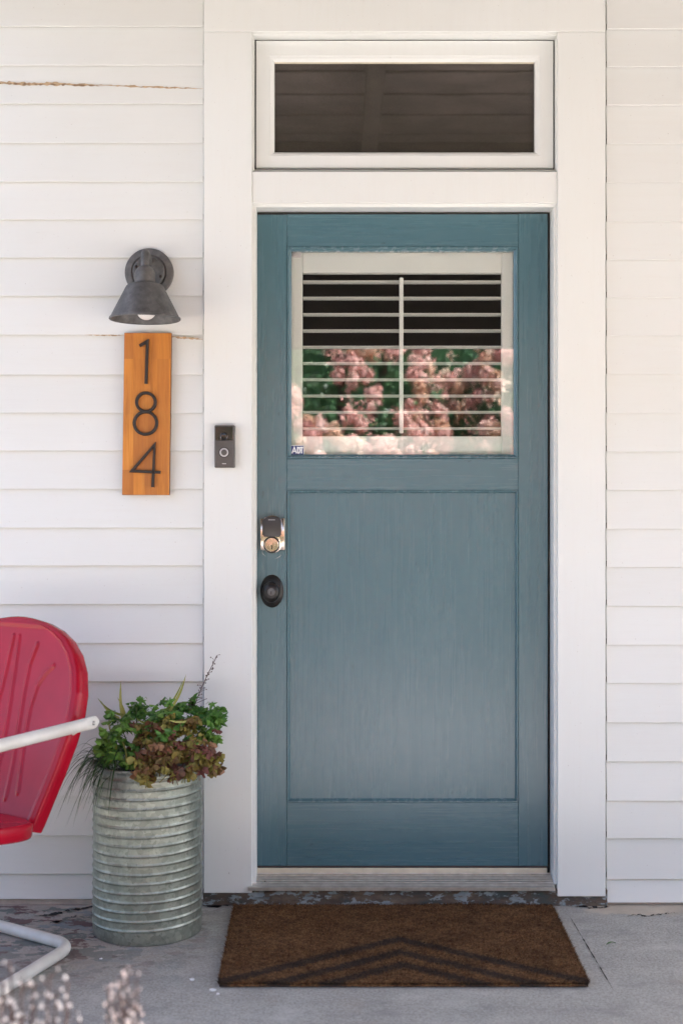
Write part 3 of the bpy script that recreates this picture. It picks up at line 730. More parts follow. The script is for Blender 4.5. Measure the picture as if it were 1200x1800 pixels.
# ------------------------------------------------------------------ metal planter
PC = Vector((-.566, -.245, 0)); PR = .1575; PHT = .489
pl = thing('metal_planter', PC, 'round galvanised metal planter with raised rings beside the left casing board', 'planter')
prof = [(PR * .992, .0, 0), (PR * .998, .004, 0)]
zs = .040; nr = 16; pitch = (.468 - zs) / nr
def ridge(z): return [(PR, z - .0065, 1), (PR + .0002, z - .0034, 1), (PR + .0018, z - .0017, 1), (PR + .0024, z, 1), (PR + .0018, z + .0017, 1), (PR + .0002, z + .0034, 1), (PR, z + .0065, 1)]
for k in range(nr + 1): prof += ridge(zs + k * pitch * .985)
prof += [(PR, PHT - .008, 0), (PR + .003, PHT - .006, 0), (PR + .0042, PHT - .002, 0), (PR + .003, PHT + .001, 0), (PR - .001, PHT + .001, 0), (PR - .003, PHT - .004, 0), (PR - .003, PHT - .09, 0)]
bm = BM(); seg = 120; loops = []
for r_, z, f in prof:
    lp = []
    for k in range(seg):
        a = 2 * math.pi * k / seg; rr_ = r_ * (1 + .0035 * noise.noise((math.cos(a) * 1.5, math.sin(a) * 1.5, z * 6))) * (1 - .012 * (z / PHT))
        lp.append(PC + Vector((math.cos(a) * rr_, math.sin(a) * rr_, z + f * math.cos(a) * .0035 + f * .0012 * noise.noise((math.cos(a), math.sin(a), z * 30)))))
    loops.append(lp)
rings(bm, loops, True, True, False); obj('barrel', bm, M['galv'], pl, 60)
bm = BM(); lathe(bm, [(.001, .462), (PR * .6, .458), (PR * .975, .448)], PC, 48, cap0=True)
for v in bm.verts: v.co.z += .008 * noise.noise(v.co * 40)
obj('soil', bm, M['soil'], pl, 60)

# ------------------------------------------------------------------ plants in the planter
def leaf_mesh(name, mat, lobes, depth, ruffle, size, seed, tooth=.0):
    """lobed leaf about `size` across, stem at the origin, blade along +Y, face up +Z"""
    rr = random.Random(seed); bm = BM(); n = lobes * 8; c0 = Vector((0, size * .32, 0)); ringsv = []
    ph = rr.uniform(0, 6)
    for q in (.33, .68, 1.0):
        row = []
        for i in range(n):
            a = 2 * math.pi * i / n + math.pi / 2
            back = 1 - .62 * max(0, math.cos(a + math.pi / 2)) ** 3       # notch at the stem
            lob = 1 - depth * (.5 - .5 * math.cos(lobes * (a - math.pi / 2))) ** 1.3 * q
            th = 1 + tooth * math.cos(3 * lobes * (a - math.pi / 2)) * q
            r_ = size * .55 * q * lob * back * th
            z = ruffle * size * q * q * math.sin(lobes * a * 1.0 + ph) * .8 - size * .18 * q * q + size * .06 * math.sin(2.3 * a + ph)
            row.append(bm.verts.new((c0.x + math.cos(a) * r_, c0.y + math.sin(a) * r_, z)))
        ringsv.append(row)
    cv = bm.verts.new(c0)
    for i in range(n):
        j = (i + 1) % n; bm.faces.new((cv, ringsv[0][i], ringsv[0][j]))
        for p, q in zip(ringsv, ringsv[1:]): bm.faces.new((p[i], q[i], q[j], p[j]))
    # its own stem, going back and down
    tube(bm, [c0 + Vector((0, -.02 * size, -.001)), (0, -size * .25, -size * .25), (0, -size * .5, -size * .8)], size * .02, 5, False)
    me = bpy.data.meshes.new(name); bm.to_mesh(me); bm.free(); me.materials.append(mat)
    me.polygons.foreach_set('use_smooth', [True] * len(me.polygons)); return me
green_m = [leaf_mesh('leaf', M['leaf_green'], 5, .66, .12, .052, s, .10) for s in (1, 2, 3)]
bronze_m = [leaf_mesh('leaf', M['leaf_bronze'], 7, .52, .24, .056, s, .10) for s in (4, 5, 6)]
rose_m = [leaf_mesh('leaf', M['leaf_rose'], 7, .50, .26, .052, s, .10) for s in (7, 8)]
def put_leaf(parent, me, pos, out, tilt, sc, roll=0):
    """blade points along `out` (horizontal direction) with `tilt` above the horizon"""
    o = link(bpy.data.objects.new('leaf', me)); o.parent = parent
    d = Vector((out[0], out[1], 0)).normalized(); f = (d * math.cos(tilt) + Vector((0, 0, math.sin(tilt)))).normalized()
    s_ = f.cross(Vector((0, 0, 1))).normalized(); nrm = s_.cross(f)
    m = Matrix((s_, f, nrm)).transposed().to_4x4() @ Matrix.Rotation(roll, 4, 'Y')
    o.matrix_local = Matrix.Translation(Vector(pos) - wloc(parent)) @ m @ Matrix.Scale(sc, 4); return o
def blade(bm, root, heading, length, rise, droop, w, fold=.3, n=12):
    h = Vector((math.cos(heading), math.sin(heading), 0)); s_ = Vector((-h.y, h.x, 0)); prev = None
    for i in range(n + 1):
        t = i / n; p = Vector(root) + h * length * (t * .9) * math.cos(rise) + Vector((0, 0, length * (math.sin(rise) * t - droop * t * t)))
        k = w * (1 - t ** 2.2) * (.55 + .45 * min(1, t * 5)) / 2 + .0002
        cur = (bm.verts.new(p - s_ * k), bm.verts.new(p - Vector((0, 0, k * fold))), bm.verts.new(p + s_ * k))
        if prev:
            bm.faces.new((prev[0], cur[0], cur[1], prev[1])); bm.faces.new((prev[1], cur[1], cur[2], prev[2]))
        prev = cur
SZ = .455
rp = random.Random(21)
# green lobed plants: one at the left and back, one leaning out at the right
gpl = thing('green_leaf_plant', PC + Vector((-.05, .02, SZ)), 'bright green lobed leaf plant at the left of the metal planter', 'plant')
gpr = thing('green_leaf_plant', PC + Vector((.09, .03, SZ)), 'bright green lobed leaf sprig leaning out right behind the bronze leaves', 'plant')
def leaves_at(parent, meshes, spots, smin, smax):
    for px, py, y in spots:
        p = PW(px, py, y); o = p - PC; out = (o.x + rp.uniform(-.05, .05), o.y - .10 + rp.uniform(-.09, .05))
        put_leaf(parent, rp.choice(meshes), p, out, rp.uniform(-.75, .35), rp.uniform(smin, smax), rp.uniform(-.8, .8))
spots = []
for cx, cy, sx, sy, n, yy in ((248, 1238, 26, 20, 16, -.21), (215, 1275, 26, 22, 18, -.27), (205, 1315, 30, 20, 20, -.32), (245, 1300, 24, 26, 14, -.30), (232, 1332, 22, 12, 9, -.36), (318, 1243, 20, 16, 13, -.20), (268, 1262, 24, 18, 12, -.25), (300, 1258, 30, 18, 12, -.24), (300, 1300, 44, 26, 14, -.34), (190, 1300, 20, 24, 12, -.30)):
    for i in range(int(n * 1.35)): spots.append((cx + rp.gauss(0, sx * .58), cy + rp.gauss(0, sy * .55), yy + rp.uniform(-.03, .03)))
leaves_at(gpl, green_m, spots, .5, .95)
spots = []
for cx, cy, sx, sy, n, yy in ((352, 1268, 22, 16, 16, -.23), (376, 1256, 14, 13, 13, -.22), (368, 1290, 18, 12, 12, -.24), (342, 1245, 14, 12, 7, -.2)):
    for i in range(int(n * 1.35)): spots.append((cx + rp.gauss(0, sx * .58), cy + rp.gauss(0, sy * .55), yy + rp.uniform(-.03, .03)))
leaves_at(gpr, green_m, spots, .55, .9)
for par, roots in ((gpl, [(240, 1240), (215, 1280), (205, 1310), (318, 1245), (262, 1262), (230, 1320)]), (gpr, [(376, 1258), (362, 1285), (350, 1262)])):
    for px, py in roots:
        bm = BM(); e = PW(px, py + 4, -.25); b0 = wloc(par) + Vector((rp.uniform(-.03, .03), rp.uniform(-.03, .03), 0)); tube(bm, smooth_path([b0, b0.lerp(e, .55) + Vector((0, 0, .03)), e], .05, 5), .0016, 6); obj('stem', bm, M['stem'], par)
# coral bells
cb = thing('bronze_leaf_plant', PC + Vector((.03, -.02, SZ)), 'bronze and rose ruffled leaf plant spilling over the planter front, with a dry flower stalk', 'plant')
spots = []
for cx, cy, sx, sy, n, yy in ((290, 1288, 52, 26, 26, -.31), (318, 1315, 52, 30, 30, -.35), (278, 1332, 40, 24, 20, -.38), (350, 1328, 28, 26, 17, -.34), (262, 1352, 20, 10, 7, -.41), (330, 1350, 28, 10, 8, -.40), (368, 1335, 9, 12, 7, -.33), (258, 1362, 12, 6, 6, -.42), (312, 1358, 14, 6, 5, -.42), (310, 1272, 26, 12, 16, -.27)):
    for i in range(int(n * 1.55)): spots.append((cx + rp.gauss(0, sx * .52), cy + rp.gauss(0, sy * .5), yy + rp.uniform(-.03, .03)))
leaves_at(cb, bronze_m + bronze_m + rose_m, spots, .5, 1.0)
bm = BM(); p0, p1 = PW(334, 1262, -.20), PW(382, 1152, -.22); ax_ = smooth_path([p0, p0.lerp(p1, .5) + Vector((-.004, 0, .004)), p1], .06, 10); tube(bm, ax_, .0011, 6)
sp = obj('flower_stalk', bm, M['stalk'], cb)
bm = BM()
for k in range(30):
    t = .10 + .9 * k / 30; p = p0.lerp(p1, t) + Vector((-.002, 0, .002)); a = rp.uniform(0, 6.283); L_ = rp.uniform(.010, .024) * (1.15 - .55 * t)
    e = p + Vector((math.cos(a) * L_, math.sin(a) * L_ * .6, rp.uniform(.001, .012))); tube(bm, [p, p.lerp(e, .5) + Vector((0, 0, .002)), e], .00055, 4)
    for q in range(rp.choice((1, 1, 2))):
        ee = e + Vector((rp.uniform(-.003, .003), rp.uniform(-.003, .003), rp.uniform(-.002, .004))) * q; b_ = bmesh.ops.create_icosphere(bm, subdivisions=1, radius=rp.uniform(.0014, .0026)); bmesh.ops.translate(bm, verts=b_['verts'], vec=ee)
s2 = obj('seed_pods', bm, M['stalk'], cb); s2['kind'] = 'stuff'
for a_, b_ in (((336, 1240), (364, 1228)), ((338, 1252), (322, 1236))):
    bm = BM(); tube(bm, [PW(*a_, -.2), PW(*b_, -.21)], .0008, 5); obj('flower_stalk', bm, M['stalk'], cb)
# dark grass
mg = thing('dark_grass_plant', PC + Vector((-.10, -.05, SZ)), 'dark thin bladed grass tuft arching over the left rim of the planter', 'plant')
for k in range(120):
    bm = BM(); root = PC + Vector((-.08 + rp.uniform(-.04, .04), -.05 + rp.uniform(-.05, .05), SZ + rp.uniform(0, .06))); hd = R(180) + rp.gauss(.15, .55)
    blade(bm, root, hd, rp.uniform(.15, .27), rp.uniform(.55, 1.2), rp.uniform(.75, 1.3), rp.uniform(.0036, .0056)); obj('blade', bm, M['blade_dark'], mg)
for k in range(8):
    bm = BM(); root = PC + Vector((-.09 + rp.uniform(-.03, .05), -.06, SZ)); blade(bm, root, R(rp.uniform(190, 260)), rp.uniform(.10, .16), .9, rp.uniform(1.2, 1.6), .003); obj('blade', bm, M['blade_dark'], mg)
# golden blades
gg = thing('golden_blade_plant', PC + Vector((-.01, .03, SZ)), 'yellow striped long grass blades standing up among the green leaves', 'plant')
def gold(px0, py0, px1, py1, w, bow, y0=-.25, y1=-.25):
    a, b = PW(px0, py0, y0), PW(px1, py1, y1); bm = BM(); prev = None; n = 12; d = (b - a).normalized(); s_ = d.cross(Vector((0, 1, 0))).normalized()
    for i in range(n + 1):
        t = i / n; p = a.lerp(b, t) + s_ * bow * math.sin(math.pi * t); k = w * (1 - t ** 3) / 2 + .0003
        cur = (bm.verts.new(p - s_ * k), bm.verts.new(p + Vector((0, .0012, 0))), bm.verts.new(p + s_ * k))
        if prev: bm.faces.new((prev[0], cur[0], cur[1], prev[1])); bm.faces.new((prev[1], cur[1], cur[2], prev[2]))
        prev = cur
    obj('blade', bm, M['blade_gold'], gg)
for a in ((216, 1265, 213, 1197, .0085, .004), (222, 1268, 207, 1226, .0075, -.004), (218, 1258, 172, 1227, .007, .010), (210, 1262, 178, 1232, .006, .008), (298, 1250, 327, 1186, .0075, -.006), (292, 1248, 322, 1196, .005, -.004), (330, 1268, 296, 1266, .006, .003, -.33, -.36), (262, 1272, 240, 1262, .005, .004, -.3, -.33), (214, 1300, 222, 1345, .004, .006, -.33, -.39), (200, 1296, 196, 1250, .004, .01), (205, 1310, 190, 1345, .004, .006, -.33, -.38), (235, 1340, 258, 1378, .0035, .005, -.35, -.405)): gold(*a)

# ------------------------------------------------------------------ metal chair
FW = Vector((-.57, -.8216, 0)); LT = Vector((.8216, -.57, 0)); UPZ = Vector((0, 0, 1)); RC = R(17)
UP = UPZ * math.cos(RC) - FW * math.sin(RC); NB = FW * math.cos(RC) + UPZ * math.sin(RC)
def hit(px, py, P, N):
    d = Vector(((px - 600) / F, 1, -(py - 900) / F)); o = Vector((0, -D, H)); t = (P - o).dot(N) / d.dot(N); return o + d * t
P_edge = PW(128, 1215, -.535)
B0 = hit(-50, 1443, P_edge, NB)                     # bottom centre of the back
B0 = B0 + UP * (.395 - B0.z) / UP.z
chair = thing('metal_lawn_chair', (B0.x + FW.x * .2, B0.y + FW.y * .2, 0), 'red metal lawn chair with white tube arms at the left edge of the porch', 'chair')
KW = [(-.02, .225), (0, .232), (.06, .247), (.14, .268), (.22, .285), (.29, .293), (.35, .288), (.41, .268), (.455, .238), (.49, .198), (.515, .152), (.532, .098), (.540, .045), (.5425, .012)]
def width(v):
    for (a, b), (c_, d_) in zip(KW, KW[1:]):
        if v <= c_: t = (v - a) / (c_ - a); return b + (d_ - b) * t
    return KW[-1][1]
RIBS = []
for pts in ([(-4, 1320), (0, 1292), (14, 1205), (28, 1117)], [(5, 1402), (15, 1345), (24, 1280), (35, 1215), (47, 1165), (62, 1131)], [(27, 1392), (31, 1345), (37, 1290), (46, 1242), (60, 1203), (74, 1183), (90, 1169)]):
    q = [hit(px, py, B0, NB) - B0 for px, py in pts]; RIBS.append([(v.dot(LT), v.dot(UP)) for v in q])
RIBS[0] = [(max(a, .012), b) for a, b in RIBS[0]]; RIBS[0] = [(RIBS[0][0][0] * .8 + .004, .07)] + RIBS[0]
print('ribs', [[(round(a, 3), round(b, 3)) for a, b in r_] for r_ in RIBS], 'B0', B0)
def rib_h(u_, v_):
    best = 9
    for r_ in RIBS:
        for (a, b), (c_, d_) in zip(r_, r_[1:]):
            dx, dy = c_ - a, d_ - b; L2 = dx * dx + dy * dy; t = max(0, min(1, ((abs(u_) - a) * dx + (v_ - b) * dy) / L2))
            best = min(best, math.hypot(abs(u_) - a - t * dx, v_ - b - t * dy))
    return .0045 * max(0, 1 - (best / .0085) ** 2)
bm = BM(); nv, nu = 170, 150; rows = []
def back_pt(u_, v_, dep): return B0 + LT * u_ + UP * v_ + NB * dep
for j in range(nv + 1):
    v_ = -.02 + .5625 * (1 - (1 - j / nv) ** 1.35); w_ = width(v_); row = []
    for i in range(nu + 1):
        t = -1 + 2 * i / nu; u_ = t * w_
        rim = min(w_ - abs(u_), max(0, (.5425 - v_)) * .9); dish = -.020 * (1 - (u_ / .30) ** 2) * (1 - ((v_ - .25) / .33) ** 2)
        edge = .006 * math.exp(-(rim / .010) ** 2) * 0 + .004 * math.exp(-((rim - .012) / .006) ** 2)
        row.append(back_pt(u_, v_, dish + edge + (rib_h(u_, v_) if rim > .02 else 0)))
    rows.append(row)
vv = [[bm.verts.new(p) for p in r_] for r_ in rows]
for j in range(nv):
    for i in range(nu): bm.faces.new((vv[j][i], vv[j][i + 1], vv[j + 1][i + 1], vv[j + 1][i]))
# rolled rim: from the outline backwards
outl = [vv[j][0] for j in range(nv + 1)] + vv[nv][1:-1] + [vv[j][nu] for j in range(nv, -1, -1)]
prev = outl; outn = []
cen = B0 + UP * .25
for q, (o_, dep) in enumerate(((.005, -.002), (.0085, -.008), (.009, -.022), (.0085, -.040), (.006, -.047), (.001, -.050))):
    cur = []
    for v in outl:
        w2 = v.co - cen; n2 = (LT * w2.dot(LT) + UP * w2.dot(UP) * .8).normalized(); cur.append(bm.verts.new(v.co + n2 * o_ + NB * (dep - (v.co - B0).dot(NB) * min(1, q * .3))))
    for i in range(len(outl) - 1): bm.faces.new((prev[i], prev[i + 1], cur[i + 1], cur[i]))
    prev = cur
bmesh.ops.recalc_face_normals(bm, faces=bm.faces)
obj('back_shell', bm, M['red'], chair, 50)
# seat pan: rounded outline, slightly dished, rolled skirt
bm = BM(); S0 = B0 + FW * .01; SLOPE = UPZ * math.cos(R(7)) - FW * math.sin(R(7)); SFW = FW * math.cos(R(7)) + UPZ * math.sin(R(7))
zseat = PZ(1436, -.57); S0 = Vector((S0.x, S0.y, zseat - .004)) + LT * .078 + UPZ * .010
ol = []
W_, L_ = .262, .49
for k in range(72):
    a = 2 * math.pi * k / 72; ca, sa = math.cos(a), math.sin(a); e = 2 / 3.6
    ol.append((W_ * math.copysign(abs(ca) ** e, ca) * (1 + .03 * sa), L_ / 2 + L_ / 2 * math.copysign(abs(sa) ** e, sa)))
loops = []
for q in (.02, .2, .4, .6, .75, .86, .93, .97, 1.0):
    loops.append([S0 + LT * (u_ * q) + SFW * (L_ / 2 + (v_ - L_ / 2) * q) + SLOPE * (-.018 * (1 - q * q) + (-.002 if q == 1 else 0)) for u_, v_ in ol])
for o_, dep in ((.004, -.006), (.005, -.014), (.005, -.034), (.003, -.040), (-.002, -.042)):
    loops.append([S0 + LT * (u_ * (1 + o_ / W_)) + SFW * (L_ / 2 + (v_ - L_ / 2) * (1 + o_ / .25)) + SLOPE * dep for u_, v_ in ol])
rings(bm, loops, True, True, False); obj('seat_shell', bm, M['red'], chair, 50)
# tube frame: cross tube on the floor, runners, front bends, arms up to the back
TR = .0165
C = FLOOR(128, 1662, TR); A = FLOOR(0, 1626, TR); Bp = FLOOR(0, 1741, TR)
cdir = -LT; rdir = (Bp - C).normalized()
arm_e, arm_f = PW(164, 1270, -.585), PW(0, 1311, -.82); adir = (arm_f - arm_e).normalized()
def mirror(p):  # across the chair's centre plane
    n_ = LT; dd = (p - B0).dot(n_); return p - n_ * 2 * dd
front_floor = C + rdir * .56; arm_front = arm_e + adir * .50
mid = C - LT * (C - B0).dot(LT)
# sharper corner at the back than at the front
path = smooth_path([mid, C, C + rdir * .2], .07, 10)[:-1] + smooth_path([C + rdir * .2, front_floor, Vector((arm_front.x + FW.x * .05, arm_front.y + FW.y * .05, .28)), arm_front, arm_e + adir * .035], .11, 10)
for m_ in (False, True):
    bm = BM(); pp = [mirror(p) if m_ else p for p in path]; tube(bm, pp, TR, 18, True)
    fr_ = obj('frame_tube', bm, M['tube'], chair, 60)
    # flattened end of the arm, bolted to the shell
    bm = BM(); loops = []; s_ = UPZ.cross(adir).normalized()
    for t, hw, ht in ((.045, TR, TR), (.03, TR * .9, TR * 1.02), (.012, TR * .5, TR * 1.06), (-.004, TR * .3, TR * 1.05), (-.013, TR * .28, TR * .8), (-.018, TR * .26, TR * .35)):
        p = arm_e + adir * t; lp = []
        for k in range(18):
            a = 2 * math.pi * k / 18; q = p + s_ * math.cos(a) * hw + (adir.cross(s_)) * math.sin(a) * ht; lp.append(mirror(q) if m_ else q)
        loops.append(lp)
    rings(bm, loops, True, True, True); obj('arm_end', bm, M['tube'], chair, 50)
    bm = BM(); sd = s_ if s_.y < 0 else -s_
    q0 = arm_e + adir * .004 + sd * .004; tube(bm, [q0, q0 + sd * .004, q0 + sd * .0065], [.006, .006, .003], 12)
    if m_:
        for v in bm.verts: v.co = mirror(v.co)
    obj('bolt', bm, M['steel'], chair, 40)
    bm = BM(); q0 = arm_e + adir * .02; q1 = B0 + LT * .272 + UP * .235 - NB * .025; tube(bm, [q0, q0.lerp(q1, .5), q1], .006, 10)
    if m_:
        for v in bm.verts: v.co = mirror(v.co)
    obj('arm_bracket', bm, M['tube'], chair, 50)
# brackets under the seat to the runners, and small feet
for m_ in (False, True):
    q0 = C + rdir * .42 + Vector((0, 0, 0)); q1 = S0 + LT * .18 + SFW * .36 - UPZ * .03; k0 = Vector((arm_front.x, arm_front.y, .33)); pp = smooth_path([k0, k0.lerp(q1, .5) + UPZ * -.01, q1], .05, 6)
    if m_: pp = [mirror(p) for p in pp]
    bm = BM(); tube(bm, pp, .011, 12); obj('seat_support', bm, M['tube'], chair, 50)
bm = BM(); q = C + cdir * .05 + Vector((.0, .0, 0)); lathe(bm, [(.009, -.0165), (.009, -.012), (.007, -.009)], q + Vector((.012, -.03, .0)), 12, cap1=True); obj('foot_cap', bm, M['bell_ring'], chair)

# ------------------------------------------------------------------ small things on the floor
for i, (px, py, s_, lab) in enumerate(((374, 1741, .008, 'larger white flake on the concrete just outside the doormat front left corner'), (338, 1723, .0075, 'white flake on the concrete between planter and doormat'), (383, 1748, .004, 'tiny white speck in front of the doormat left corner'),
        (440, 1574, .007, 'white crumb at the left end of the metal threshold'), (648, 1586, .006, 'white crumb on the step behind the doormat'), (178, 1686, .004, 'pale flake on the concrete in front of the planter'))):
    bm = BM(); n = 7; z = .0022
    if (px, py) in ((440, 1574), (648, 1586)): p = Vector((PX(px, -.03), -.036, .004))
    else: p = FLOOR(px, py)
    rr = random.Random(i); ring = [(p.x + math.cos(6.283 * k / n) * s_ * rr.uniform(.6, 1.3), p.y + math.sin(6.283 * k / n) * s_ * rr.uniform(.7, 1.3)) for k in range(n)]
    rings(bm, [[(a, b, .0004) for a, b in ring], [(a, b, .0022 + rr.uniform(0, .001)) for a, b in ring]], True, True, True)
    tag(obj('paint_chip', bm, M['chip']), lab, 'paint chip', 'paint flakes on the porch floor')
bm = BM(); p = FLOOR(1073, 1661); prev = None
for i in range(7):
    t = i / 6; w = .005 * math.sin(math.pi * min(1, t * .9 + .08)); q = p + Vector((-.014 + .028 * t, -.006 + .012 * t, .003 + .004 * math.sin(3 * t)))
    cur = (bm.verts.new(q + Vector((-.2 * w, w, .001))), bm.verts.new(q), bm.verts.new(q + Vector((.2 * w, -w, .0015))))
    if prev: bm.faces.new((prev[0], cur[0], cur[1], prev[1])); bm.faces.new((prev[1], cur[1], cur[2], prev[2]))
    prev = cur
tag(obj('fallen_leaf', bm, M['leaf_green']), 'small green leaf lying on the concrete right of the doormat', 'leaf')

# ------------------------------------------------------------------ airy flowering plants in front
def panicle_plant(name, base, label, heads, n_side, seed):
    t_ = thing(name, base, label, 'plant', None); rr = random.Random(seed); bs, bf = BM(), BM()
    for (px, py, y) in heads:
        tip = PW(px, py, y); b0 = Vector(base) + Vector((rr.uniform(-.06, .06), rr.uniform(-.05, .05), 0)); midp = b0.lerp(tip, .55) + Vector((rr.uniform(-.03, .03), 0, .0))
        ps = smooth_path([b0, midp, tip], .3, 8); tube(bs, ps, .0015, 5)
        for k in range(n_side):
            t = rr.random() ** .8; p = tip - Vector(((tip.x - midp.x) * .3 * t, 0, .125 * t)); L_ = rr.uniform(.008, .034) * (.35 + t); a = rr.uniform(0, 6.283)
            e = p + Vector((math.cos(a) * L_, math.sin(a) * L_, rr.uniform(.0, .016))); tube(bs, [p, e], .0008, 4)
            b_ = bmesh.ops.create_icosphere(bf, subdivisions=1, radius=1.0); r_ = rr.uniform(.0015, .0031)
            for v in b_['verts']: v.co = Vector((v.co.x * r_, v.co.y * r_, v.co.z * r_ * 1.3)) + e
    obj('stem', bs, M['stalk'], t_)
    f_ = obj('floret', bf, M['floret'], t_); f_['kind'] = 'stuff'
    return t_
hl = random.Random(5)
panicle_plant('flowering_plant', (-.47, -2.22, GZ), 'blurred airy plant with pale pink florets low in the left corner', [(18, 1692, -2.16), (4, 1722, -2.2), (40, 1722, -2.2), (62, 1730, -2.18), (88, 1712, -2.22), (100, 1745, -2.2), (120, 1728, -2.25), (60, 1765, -2.2), (20, 1762, -2.2), (2, 1750, -2.25), (84, 1772, -2.2), (122, 1775, -2.2), (40, 1780, -2.25), (142, 1790, -2.2)], 13, 11)
panicle_plant('flowering_plant', (-.30, -2.25, GZ), 'blurred single airy plant with salmon florets right of the larger pale one', [(222, 1702, -2.2), (210, 1722, -2.22), (240, 1722, -2.2), (200, 1752, -2.2), (232, 1748, -2.2), (218, 1770, -2.2), (192, 1735, -2.2)], 20, 12)

# ------------------------------------------------------------------ flowering shrubs across the yard (seen mirrored in the glass)
def flower_mesh(mat, seed):
    rr = random.Random(seed); bm = BM()
    for k in range(110):
        d = Vector((rr.gauss(0, 1), rr.gauss(0, 1), rr.gauss(0, 1))).normalized(); p = d * .075 * (.72 + .36 * rr.random()); p.z *= 1.15
        e = d.cross(Vector((rr.gauss(0, 1), rr.gauss(0, 1), rr.gauss(0, 1)))).normalized(); f = d.cross(e); w = rr.uniform(.012, .022)
        bm.faces.new([bm.verts.new(q) for q in (p - e * w, p - f * w + d * .006, p + e * w, p + f * w + d * .006)])
    me = bpy.data.meshes.new('flower_head'); bm.to_mesh(me); bm.free(); me.materials.append(mat); return me
M['petal_pink'] = leaf_mat('pink_petal', (.68, .36, .32), (.80, .50, .44), (.86, .66, .58), .7)
M['petal_peach'] = leaf_mat('peach_petal', (.66, .40, .26), (.80, .55, .40), (.84, .68, .54), .7)
M['shrub_leaf'] = leaf_mat('shrub_leaf', (.025, .085, .04), (.055, .14, .06), (.12, .23, .10), .35)
fm = [flower_mesh(M['petal_pink'], 1), flower_mesh(M['petal_pink'], 2), flower_mesh(M['petal_peach'], 3)]
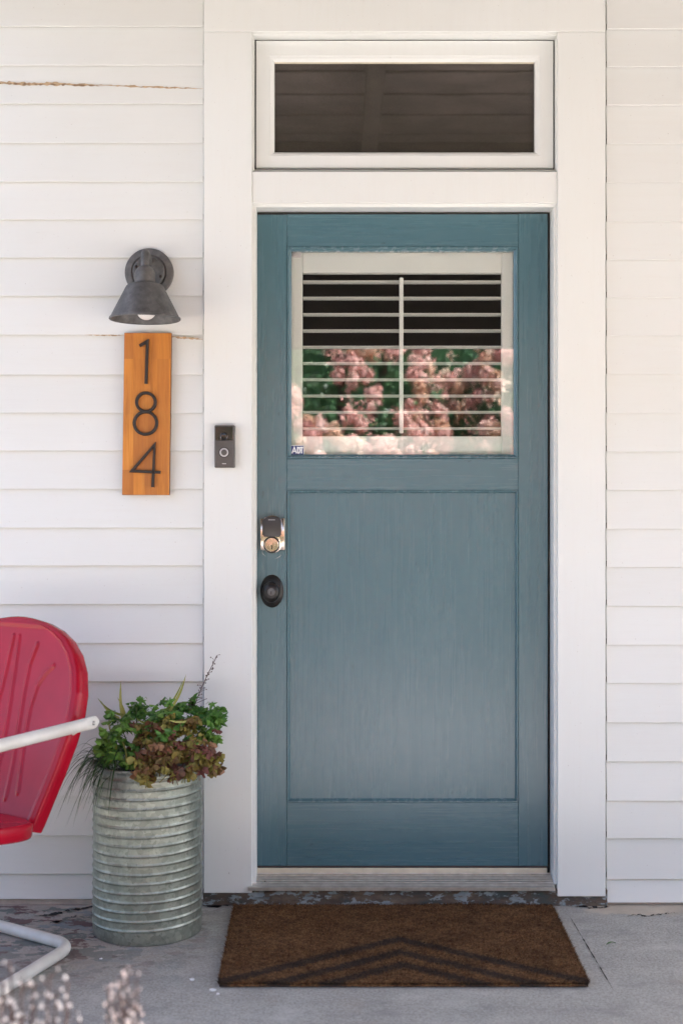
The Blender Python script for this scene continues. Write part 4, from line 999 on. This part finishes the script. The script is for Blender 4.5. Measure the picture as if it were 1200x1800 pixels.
for q, (sx, sy, sr, label) in enumerate(((-2.2, -6.8, 1.45, 'tall pink flowering shrub across the yard, farthest left'), (-.1, -6.9, 1.5, 'tall pink flowering shrub across the yard, facing the door'), (1.75, -6.8, 1.5, 'tall pink flowering shrub across the yard, right of the door'), (3.7, -7.0, 1.5, 'tall pink flowering shrub across the yard, farthest right'))):
    rs = random.Random(40 + q); n_head = 0; t_ = thing('flowering_shrub', (sx, sy, GZ), label, 'shrub'); ht = 3.05
    for k in range(5):
        bm = BM(); a = rs.uniform(0, 6.283); tube(bm, smooth_path([(sx + math.cos(a) * .1, sy + math.sin(a) * .1, GZ), (sx + math.cos(a) * .3, sy + math.sin(a) * .3, GZ + 1.2), (sx + math.cos(a) * sr * .6, sy + math.sin(a) * sr * .6, GZ + 2.8)], .5, 6), [.045] * 2 + [.03] * 20 if False else .03, 7); obj('trunk', bm, M['stalk'], t_)
    verts, faces = [], []
    def shell(lo):
        a = rs.uniform(0, 6.283); z = rs.random(); rr_ = sr * (.55 + .45 * math.sin(math.pi * min(1, .18 + z * .8))) * (lo + (1 - lo) * rs.random() ** .5)
        rr_ *= 1 + .18 * noise.noise((math.cos(a) * 2, math.sin(a) * 2, z * 4 + q * 9)); return Vector((math.cos(a) * rr_, math.sin(a) * rr_, .15 + z * (ht - .3)))
    for k in range(15000):
        p = shell(.35); d = Vector((rs.gauss(0, 1), rs.gauss(0, 1), rs.gauss(.2, .8))).normalized(); e = d.cross(Vector((rs.gauss(0, 1), rs.gauss(0, 1), rs.gauss(0, 1)))).normalized(); L_ = rs.uniform(.05, .10); w = L_ * .5; i = len(verts)
        verts += [p - d * L_ * .5, p + e * w * .5, p + d * L_ * .5, p - e * w * .5]; faces.append((i, i + 1, i + 2, i + 3))
    me = bpy.data.meshes.new('leaves'); me.from_pydata(verts, [], faces); me.materials.append(M['shrub_leaf']); lv = link(bpy.data.objects.new('leaves', me)); lv.parent = t_; lv['kind'] = 'stuff'
    for k in range(3000):
        p = shell(.93)
        if n_head >= 285: break
        if p.y < .25 or p.z < 1.35 or p.z > 3.0 or noise.noise(p * 2.6 + Vector((q * 7, 0, 0))) < -.08: continue
        n_head += 1
        o = link(bpy.data.objects.new('flower_head', rs.choice(fm))); o.parent = t_; o.location = p; o.rotation_euler = (rs.uniform(-.5, .5), rs.uniform(-.5, .5), rs.uniform(0, 6)); s_ = rs.uniform(.5, .95); o.scale = (s_, s_, s_)
    verts, faces = [], []
    for k in range(2200):
        p = shell(.9)
        if p.y < .1 or noise.noise(p * 2.6 + Vector((q * 7, 0, 0))) < -.04: continue
        for h_ in range(9):
            c_ = p + Vector((rs.gauss(0, .035), rs.gauss(0, .035), rs.gauss(0, .035))); d = Vector((rs.gauss(0, 1), rs.gauss(.6, 1), rs.gauss(.3, 1))).normalized(); e = d.orthogonal().normalized(); f = d.cross(e); w = rs.uniform(.012, .022); i = len(verts)
            verts += [c_ - e * w, c_ - f * w, c_ + e * w, c_ + f * w]; faces.append((i, i + 1, i + 2, i + 3))
    me = bpy.data.meshes.new('small_flower_heads'); me.from_pydata(verts, [], faces); me.materials.append(M['petal_pink'] if q % 2 else M['petal_peach']); sf = link(bpy.data.objects.new('small_flower_heads', me)); sf.parent = t_; sf['kind'] = 'stuff'

bm = BM(); rs = random.Random(77); nn = 60
def hedge_pt(i, j):
    x = -8 + 17 * i / nn; z = GZ + 3.5 * j / 14; p = Vector((x, -8.9, z)); k = noise.noise(p * .9) * .5 + noise.noise(p * 2.6) * .2
    return (x, -8.9 + k, z + (.2 * noise.noise((x * .8, 3, 1)) if j == 14 else 0))
fr0 = [[hedge_pt(i, j) for i in range(nn + 1)] for j in range(15)]
bk0 = [(x, -10.3, z) for x, y, z in fr0[-1]], [(x, -10.3, GZ) for x, y, z in fr0[0]]
rings(bm, fr0 + list(bk0), False)
verts, faces = [], []
for f in list(bm.faces): f.material_index = 0
for k in range(16000):
    i, j = rs.uniform(0, nn), rs.uniform(0, 14); p = Vector(hedge_pt(i, j)) + Vector((0, rs.uniform(-.05, .28), 0))
    d = Vector((rs.gauss(0, 1), rs.gauss(0, 1), rs.gauss(.2, .8))).normalized(); e = d.cross(Vector((rs.gauss(0, 1), rs.gauss(0, 1), rs.gauss(0, 1)))).normalized(); L_ = rs.uniform(.06, .12)
    bm.faces.new([bm.verts.new(q) for q in (p - d * L_ * .5, p + e * L_ * .25, p + d * L_ * .5, p - e * L_ * .25)])
hedge = tag(obj('hedge', bm, M['shrub_leaf'], smooth=0), 'dense dark green hedge closing off the yard behind the flowering shrubs', 'hedge', kind='stuff')
